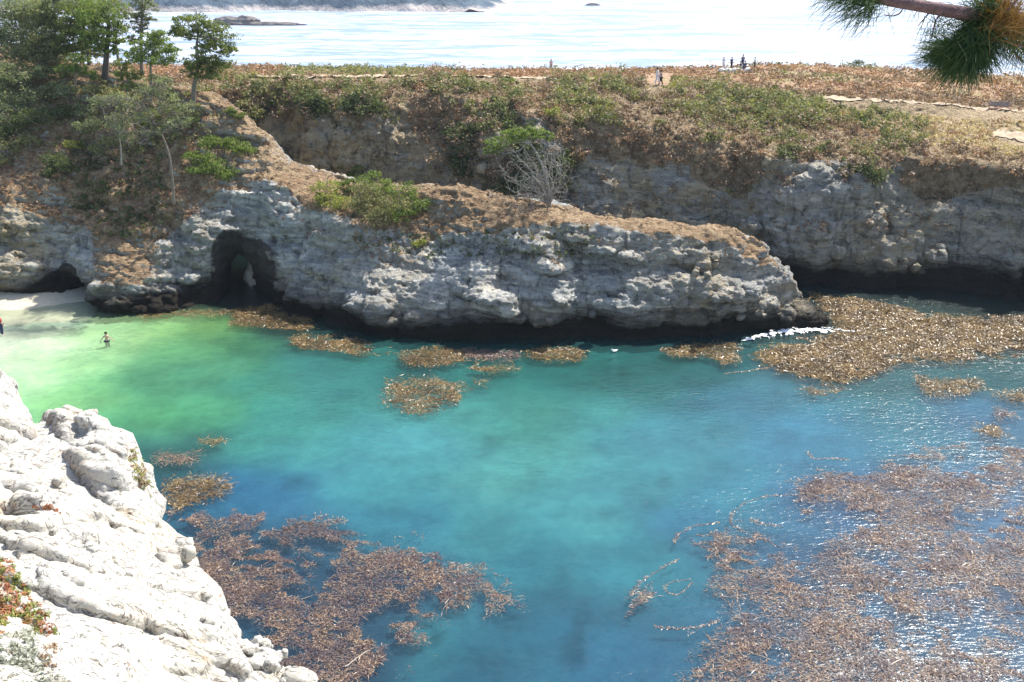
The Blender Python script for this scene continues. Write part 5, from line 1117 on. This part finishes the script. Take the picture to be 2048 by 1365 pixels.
def person(label, loc, rz, top=None, legs=None, pose='stand', hair=M_hair, h=1.72, hat=None, group=None):
    root = empty('person', loc, rz); tag(root, label, 'person', group); root.scale = (h / 1.72,) * 3
    st = {'stand': (0.09, 0.0), 'walk': (0.10, 0.22), 'sit': (0.1, 0), 'wade': (0.11, 0.02)}[pose]
    dz = -0.42 if pose == 'sit' else 0.0
    J = {'pelvis': ((0, 0, 0.93 + dz), (0.15, 0.11)), 'waist': ((0, 0, 1.1 + dz), (0.13, 0.095)), 'chest': ((0, 0.0, 1.3 + dz), (0.17, 0.115)), 'neck': ((0, 0, 1.46 + dz), 0.055), 'chin': ((0, -0.01, 1.54 + dz), 0.07), 'head': ((0, -0.01, 1.62 + dz), 0.09), 'crown': ((0, 0.0, 1.69 + dz), 0.06), 'nose': ((0, -0.115, 1.60 + dz), 0.012)}
    E = [('pelvis', 'waist'), ('waist', 'chest'), ('chest', 'neck'), ('neck', 'chin'), ('chin', 'head'), ('head', 'crown'), ('head', 'nose')]
    for s, nm in ((-1, 'l'), (1, 'r')):
        sw = st[1] * s
        if pose == 'sit': kn, an, toe = (s * .13, -0.42, 0.5), (s * .13, -0.45, 0.1), (s * .13, -0.6, 0.04)
        else: kn, an, toe = (s * st[0], -sw * 0.6 - .02, 0.5), (s * st[0], -sw * 1.1 + .02, 0.09), (s * st[0] * 1.1, -sw * 1.1 - .13, 0.04)
        J['hip' + nm] = ((s * .09, 0, 0.9 + dz), .095); J['knee' + nm] = (kn, .06); J['ankle' + nm] = (an, .042); J['toe' + nm] = (toe, .035)
        J['sh' + nm] = ((s * .18, 0, 1.40 + dz), .062); out_ = 0.32 if pose == 'wade' else 0.05
        J['el' + nm] = ((s * (.22 + out_ * .5), sw * .5 + .02, 1.13 + dz), .042); hz = 0.90 if pose != 'wade' else 0.98
        J['wr' + nm] = ((s * (.22 + out_), sw * .9 - .06, hz + dz), .03); J['hand' + nm] = ((s * (.225 + out_ * 1.15), sw * 1.0 - .10, hz - .09 + dz), .034)
        J['fin' + nm] = ((s * (.225 + out_ * 1.2), sw * 1.05 - .12, hz - .17 + dz), .016); J['thumb' + nm] = ((s * (.19 + out_), sw - .15, hz - .10 + dz), .012)
        E += [('pelvis', 'hip' + nm), ('hip' + nm, 'knee' + nm), ('knee' + nm, 'ankle' + nm), ('ankle' + nm, 'toe' + nm), ('chest', 'sh' + nm), ('sh' + nm, 'el' + nm), ('el' + nm, 'wr' + nm), ('wr' + nm, 'hand' + nm), ('hand' + nm, 'fin' + nm), ('hand' + nm, 'thumb' + nm)]
    skin_mesh('body', J, E, M_skin, root)
    def grow(keys, g): return {k: (J[k][0], tuple(r + g for r in J[k][1]) if isinstance(J[k][1], tuple) else J[k][1] + g) for k in keys}
    if top:
        K = ['pelvis', 'waist', 'chest', 'shl', 'shr', 'ell', 'elr']; skin_mesh('shirt', grow(K, .022), [e for e in E if e[0] in K and e[1] in K], top, root)
    if legs:
        K = ['pelvis', 'hipl', 'hipr', 'kneel', 'kneer', 'anklel', 'ankler']; skin_mesh('trousers', grow(K, .03), [e for e in E if e[0] in K and e[1] in K], legs, root)
    HJ = {'a': ((0, .02, 1.66 + dz), .098), 'b': ((0, .05, 1.60 + dz), .075), 'c': ((0, .0, 1.71 + dz), .075)}
    skin_mesh('hat' if hat else 'hair', HJ, [('b', 'a'), ('a', 'c')], hat or hair, root)
    return root
c_navy = cloth('navy_cloth', (0.03, 0.035, 0.09)); c_black = cloth('black_cloth', (0.02, 0.02, 0.022)); c_white = cloth('white_cloth', (0.8, 0.78, 0.82)); c_red = cloth('red_cloth', (0.5, 0.05, 0.05)); c_grey = cloth('grey_cloth', (0.25, 0.24, 0.28)); c_pink = cloth('pink_cloth', (0.6, 0.35, 0.35)); c_tan = cloth('tan_cloth', (0.40, 0.32, 0.22))
p = PZ(214, 683, 0); person('wading person with dark hair and bare back standing in the pale green shallows', (p[0], p[1], -0.85), PI, None, c_navy, 'wade', h=1.6)
p = PZ(5, 672, 0.0); person('person in a red top standing at the water edge on the beach', (p[0], p[1], 0.05), PI * 0.8, c_red, c_navy, 'stand')
def on_b(px, py, Y): 
    X = PY(px, py, Y)[0]; return (X, Y, ground_z(X, Y) + 0.12)
person('person dressed in white walking along the bluff path', on_b(1314, 172, 116.6), PI / 2, c_white, c_white, 'walk', h=1.8)
person('person in grey walking close behind the one in white', on_b(1321, 172, 117.4), PI / 2, c_grey, c_black, 'walk')
GP = 'people standing on the bluff skyline'
person('dark clothed person at the left of the skyline people', on_b(1463, 131, 166), 0.3, c_navy, c_black, group=GP)
person('tallest dark figure in the middle of the skyline people', on_b(1485, 131, 168), -0.4, c_navy, c_navy, group=GP, h=1.9)
person('short person in navy left below the tallest skyline figure', on_b(1481, 133, 162), 0.8, c_navy, c_grey, 'sit', group=GP)
person('short person in navy right below the tallest skyline figure', on_b(1490, 133, 162), -0.8, c_navy, c_navy, 'sit', group=GP)
person('lone dark figure standing right of the other skyline people', on_b(1509, 132, 163), 1.5, c_black, c_black, group=GP)
person('pale dressed figure at the far left end of the skyline people', on_b(1447, 131, 166), 0.0, c_white, c_white, group=GP)
person('distant lone figure in greyish pink far left on the bluff skyline', on_b(1102, 141, 168), 0.0, c_pink, c_tan, group=None)
M_paler = simple('pale_boulder', (0.62, 0.60, 0.58), 0.9, 0.15, 2, 0.5)
for i, (a, lb) in enumerate([(1445, 'pale boulder under the white dressed skyline figure'), (1457, 'pale boulder between the two left skyline figures'), (1470, 'pale boulder right of the left dark skyline figure'), (1478, 'pale boulder before the sitting skyline people'), (1497, 'pale boulder between the sitters and the lone dark figure')]):
    c = on_b(a, 134, 160); rock_blob('boulder', lb, c, (0.5, 0.45, 0.4), M_paler, 3.1 * i, 14, cat='boulder', group='pale boulders by the skyline people')

# bench
b0 = PY(1999, 222, 107.6); b0[2] = FB.z(b0[0], b0[1]) + 0.1
def box(lo, hi):
    V = np.array([(x, y, z) for x in (lo[0], hi[0]) for y in (lo[1], hi[1]) for z in (lo[2], hi[2])], float); Q = np.array([(0, 1, 3, 2), (4, 6, 7, 5), (0, 4, 5, 1), (2, 3, 7, 6), (0, 2, 6, 4), (1, 5, 7, 3)]); return V, Q
def boxes(name, L_, mat, parent):
    V, Q = [], []; k = 0
    for lo, hi in L_: v_, q_ = box(lo, hi); V.append(v_); Q.append(q_ + k); k += 8
    o = np_mesh(name, np.concatenate(V), np.concatenate(Q), mat, parent=parent)
    bv = o.modifiers.new('b', 'BEVEL'); bv.width = 0.012; bv.segments = 2; return o
bench = empty('bench', b0, -0.12); tag(bench, 'grey backed wooden bench beside the pale path at right', 'bench')
M_wood = simple('weathered_wood', (0.20, 0.19, 0.20), 0.85, 0.2, 6, 0.4); M_wood2 = simple('ruddy_wood', (0.48, 0.28, 0.18), 0.85, 0.2, 6, 0.4)
boxes('seat', [((-1.15, -0.30 + i * .16, 0.44), (1.15, -0.16 + i * .16, 0.49)) for i in range(3)], M_wood2, bench)
boxes('backrest', [((-1.15, 0.22 + i * .02, 0.58 + i * .17), (1.15, 0.26 + i * .02, 0.72 + i * .17)) for i in range(3)], M_wood, bench)
for x in (-1.0, 1.0):
    boxes('leg', [((x - .05, -0.28, 0), (x + .05, -0.2, 0.44)), ((x - .05, 0.2, 0), (x + .05, 0.28, 1.0)), ((x - .05, -0.28, 0.38), (x + .05, 0.26, 0.438))], M_wood2, bench)

# seabird on the water
c = PZ(1229, 704, 0.05); bird = empty('seabird', c, 0.6); tag(bird, 'white seabird resting on the dark water off the promontory', 'bird')
skin_mesh('body', {'m': ((0, 0, .06), (.13, .09)), 'f': ((-.16, 0, .09), .085), 'n': ((-.22, 0, .19), .05), 'h': ((-.25, 0, .26), .055), 'bk': ((-.34, 0, .25), .012), 't': ((.2, 0, .09), .05), 'tt': ((.33, 0, .11), .02)}, [('m', 'f'), ('f', 'n'), ('n', 'h'), ('h', 'bk'), ('m', 't'), ('t', 'tt')], simple('white_feathers', (0.8, 0.8, 0.78), 0.8, 0.05), bird)

# ------------------------------------------------------------------ near pine branch, upper right
M_needle = leaf_material('pine_needles', (0.02, 0.05, 0.025), (0.045, 0.09, 0.03), (0.10, 0.15, 0.05), 0.25, 3)
M_dead = leaf_material('dead_needles', (0.17, 0.09, 0.03), (0.28, 0.155, 0.05), (0.38, 0.24, 0.08), 0.25, 3)
M_limb = simple('purple_brown_bark', (0.16, 0.10, 0.10), 0.85, 0.4, 30, 0.8)
BY = 3.3
def B3(a, b, dy=0.0): return PY(a, b, BY + dy)
rgp = np.random.default_rng(400)
trunk0 = np.array([3.6, 2.6, 24.6])
root = empty('pine_tree', trunk0); tag(root, 'near pine reaching a needle-tufted branch into the top right corner', 'pine tree')
limb = np.array([(3.55, 2.7, 29.6), (2.8, 3.0, 29.45), *[B3(a, b) for a, b in [(2200, 42), (2100, 44), (2000, 38), (1920, 26), (1840, 12), (1770, 2), (1690, -20), (1640, -30)]]])
tt = np.linspace(0, len(limb) - 1, 50); limb = np.stack([np.interp(tt, np.arange(len(limb)), limb[:, c]) for c in range(3)], 1)
for _ in range(3): limb[1:-1] = (limb[:-2] + limb[1:-1] + limb[2:]) / 3
V, Q = tubes([(np.array([trunk0, trunk0 + (0, .05, 1.5), trunk0 + (-.05, .1, 3.5), trunk0 + (-.05, .1, 6), trunk0 + (0, .2, 9)]), [.2, .17, .15, .12, .07])], 12)
np_mesh('trunk', V - trunk0, Q, M_limb, True, parent=root)
tw = [(limb, np.linspace(0.034, 0.01, 50) )]
tufts = []   # (px,py,dy, angle, n, spread, dead)
def twig(pts, r=0.007):
    P = np.array([B3(a, b, d) for a, b, d in pts]); n = 14; t = np.linspace(0, len(P) - 1, n); P = np.stack([np.interp(t, np.arange(len(P)), P[:, c]) for c in range(3)], 1)
    P[1:-1] = (P[:-2] + P[1:-1] + P[2:]) / 3; tw.append((P, np.linspace(r, r * 0.5, n)))
twig([(1960, 32, 0), (1955, 60, .03), (1940, 85, .05), (1915, 100, .05), (1885, 108, .05)]); twig([(1990, 38, 0), (1985, 80, -.05), (1965, 110, -.05), (1945, 125, -.05)])
twig([(1890, 22, 0), (1872, 38, 0), (1868, 55, 0), (1862, 78, 0)], .004); twig([(1810, 10, 0), (1800, 28, 0), (1785, 33, 0), (1768, 30, 0)], .003); twig([(1862, 22, 0), (1850, 36, 0), (1836, 52, 0)], .003)
twig([(2040, 42, 0), (2030, 75, .1), (2025, 100, .1), (2045, 125, .1)]); twig([(1750, -4, 0), (1735, 12, 0), (1728, 26, 0)], .004)
twig([(1960, 60, 0), (2000, 80, 0), (2048, 95, 0)], .004); twig([(2010, 36, 0), (2020, 15, -.1), (2035, 0, -.1)], .005)
for s in [(1885, 108, .05, 175, 420, .55, 0), (1895, 112, .0, 205, 420, .55, 0), (1915, 112, .03, 235, 460, .6, 0), (1940, 120, -.05, 262, 520, .6, 0), (1960, 112, -.05, 300, 420, .6, 0), (1950, 90, 0, 250, 460, .8, 0), (1945, 70, 0, 200, 300, .7, 0), (1955, 50, 0, 225, 300, .8, 0),
          (1980, 80, -.03, 320, 320, .7, 0), (1975, 45, 0, 280, 300, .9, 0), (1965, 20, 0, 120, 260, .8, 0), (1925, 105, .06, 270, 420, .9, 0), (1990, 10, .1, 90, 240, 1., 0),
          (2010, 30, -.05, 60, 300, .9, 1), (2030, 48, -.05, 20, 300, .9, 1), (2000, 15, 0, 90, 200, .8, 1), (2030, 70, .1, 340, 240, .9, 0), (2045, 110, .1, 290, 130, .9, 0), (2028, 90, .12, 250, 120, .9, 0),
          (1735, 5, 0, 235, 220, .6, 0), (1728, 20, 0, 205, 160, .5, 0), (1700, -12, 0, 190, 280, .7, 0), (1670, -18, 0, 180, 200, .8, 0), (1870, 60, 0, 285, 60, .9, 0), (1900, 50, .05, 220, 90, 1.0, 0), (1815, -4, .05, 200, 80, .9, 0), (2060, 60, 0, 0, 300, 1., 0)]: tufts.append(s)
NV = {0: [], 1: []}
for a, b, dy, ang, n, sp, dead in tufts:
    n = int(n * 0.8); c = B3(a, b, dy); A = math.radians(ang); ax = np.array([math.cos(A), 0.0, math.sin(A)]); ax = ax + np.array([0, rgp.normal() * .15, 0])
    d = ax + rgp.normal(size=(n, 3)) * sp * 0.75; d /= np.linalg.norm(d, axis=1)[:, None]
    L = rgp.uniform(0.07, 0.125, n)[:, None]; st_ = c + rgp.normal(size=(n, 3)) * 0.018 - ax * rgp.uniform(0, 0.07, (n, 1))
    w_ = np.cross(d, rgp.normal(size=(n, 3))); w_ /= np.linalg.norm(w_, axis=1)[:, None]; w_ *= 0.0009
    dr = rgp.normal(size=(n, 3)) * 0.006 + np.array([0, 0, -0.007]); md = st_ + d * L * .5 - dr; en = st_ + d * L + dr
    NV[dead].append(np.stack([st_ - w_, st_ + w_, md + w_, md - w_, en + w_ * .4, en - w_ * .4], 1).reshape(-1, 3))
V, Q = tubes(tw, 8); np_mesh('limb', V - trunk0, Q, M_limb, True, parent=root)
for k, nm, mt in ((0, 'needles', M_needle), (1, 'dead_needles', M_dead)):
    V = np.concatenate(NV[k]); m_ = len(V) // 6; i = np.arange(m_) * 6
    np_mesh(nm, V - trunk0, np.concatenate([np.stack([i, i + 1, i + 2, i + 3], 1), np.stack([i + 3, i + 2, i + 4, i + 5], 1)]), mt, parent=root)

# ------------------------------------------------------------------ haze
HZ = True
if HZ:
    m = bpy.data.materials.new('sea_haze'); m.use_nodes = True; t = m.node_tree; t.nodes.clear(); out = t.nodes.new('ShaderNodeOutputMaterial')
    pv = t.nodes.new('ShaderNodeVolumePrincipled'); pv.inputs['Color'].default_value = (0.75, 0.86, 1.0, 1); pv.inputs['Density'].default_value = 0.00013; pv.inputs['Anisotropy'].default_value = 0.2
    t.links.new(pv.outputs[0], out.inputs[1])
    V, Q = box((-4100, -320, -5), (4100, 9100, 60)); o = np_mesh('haze', V, Q, m); tag(o, None, None, kind='stuff')
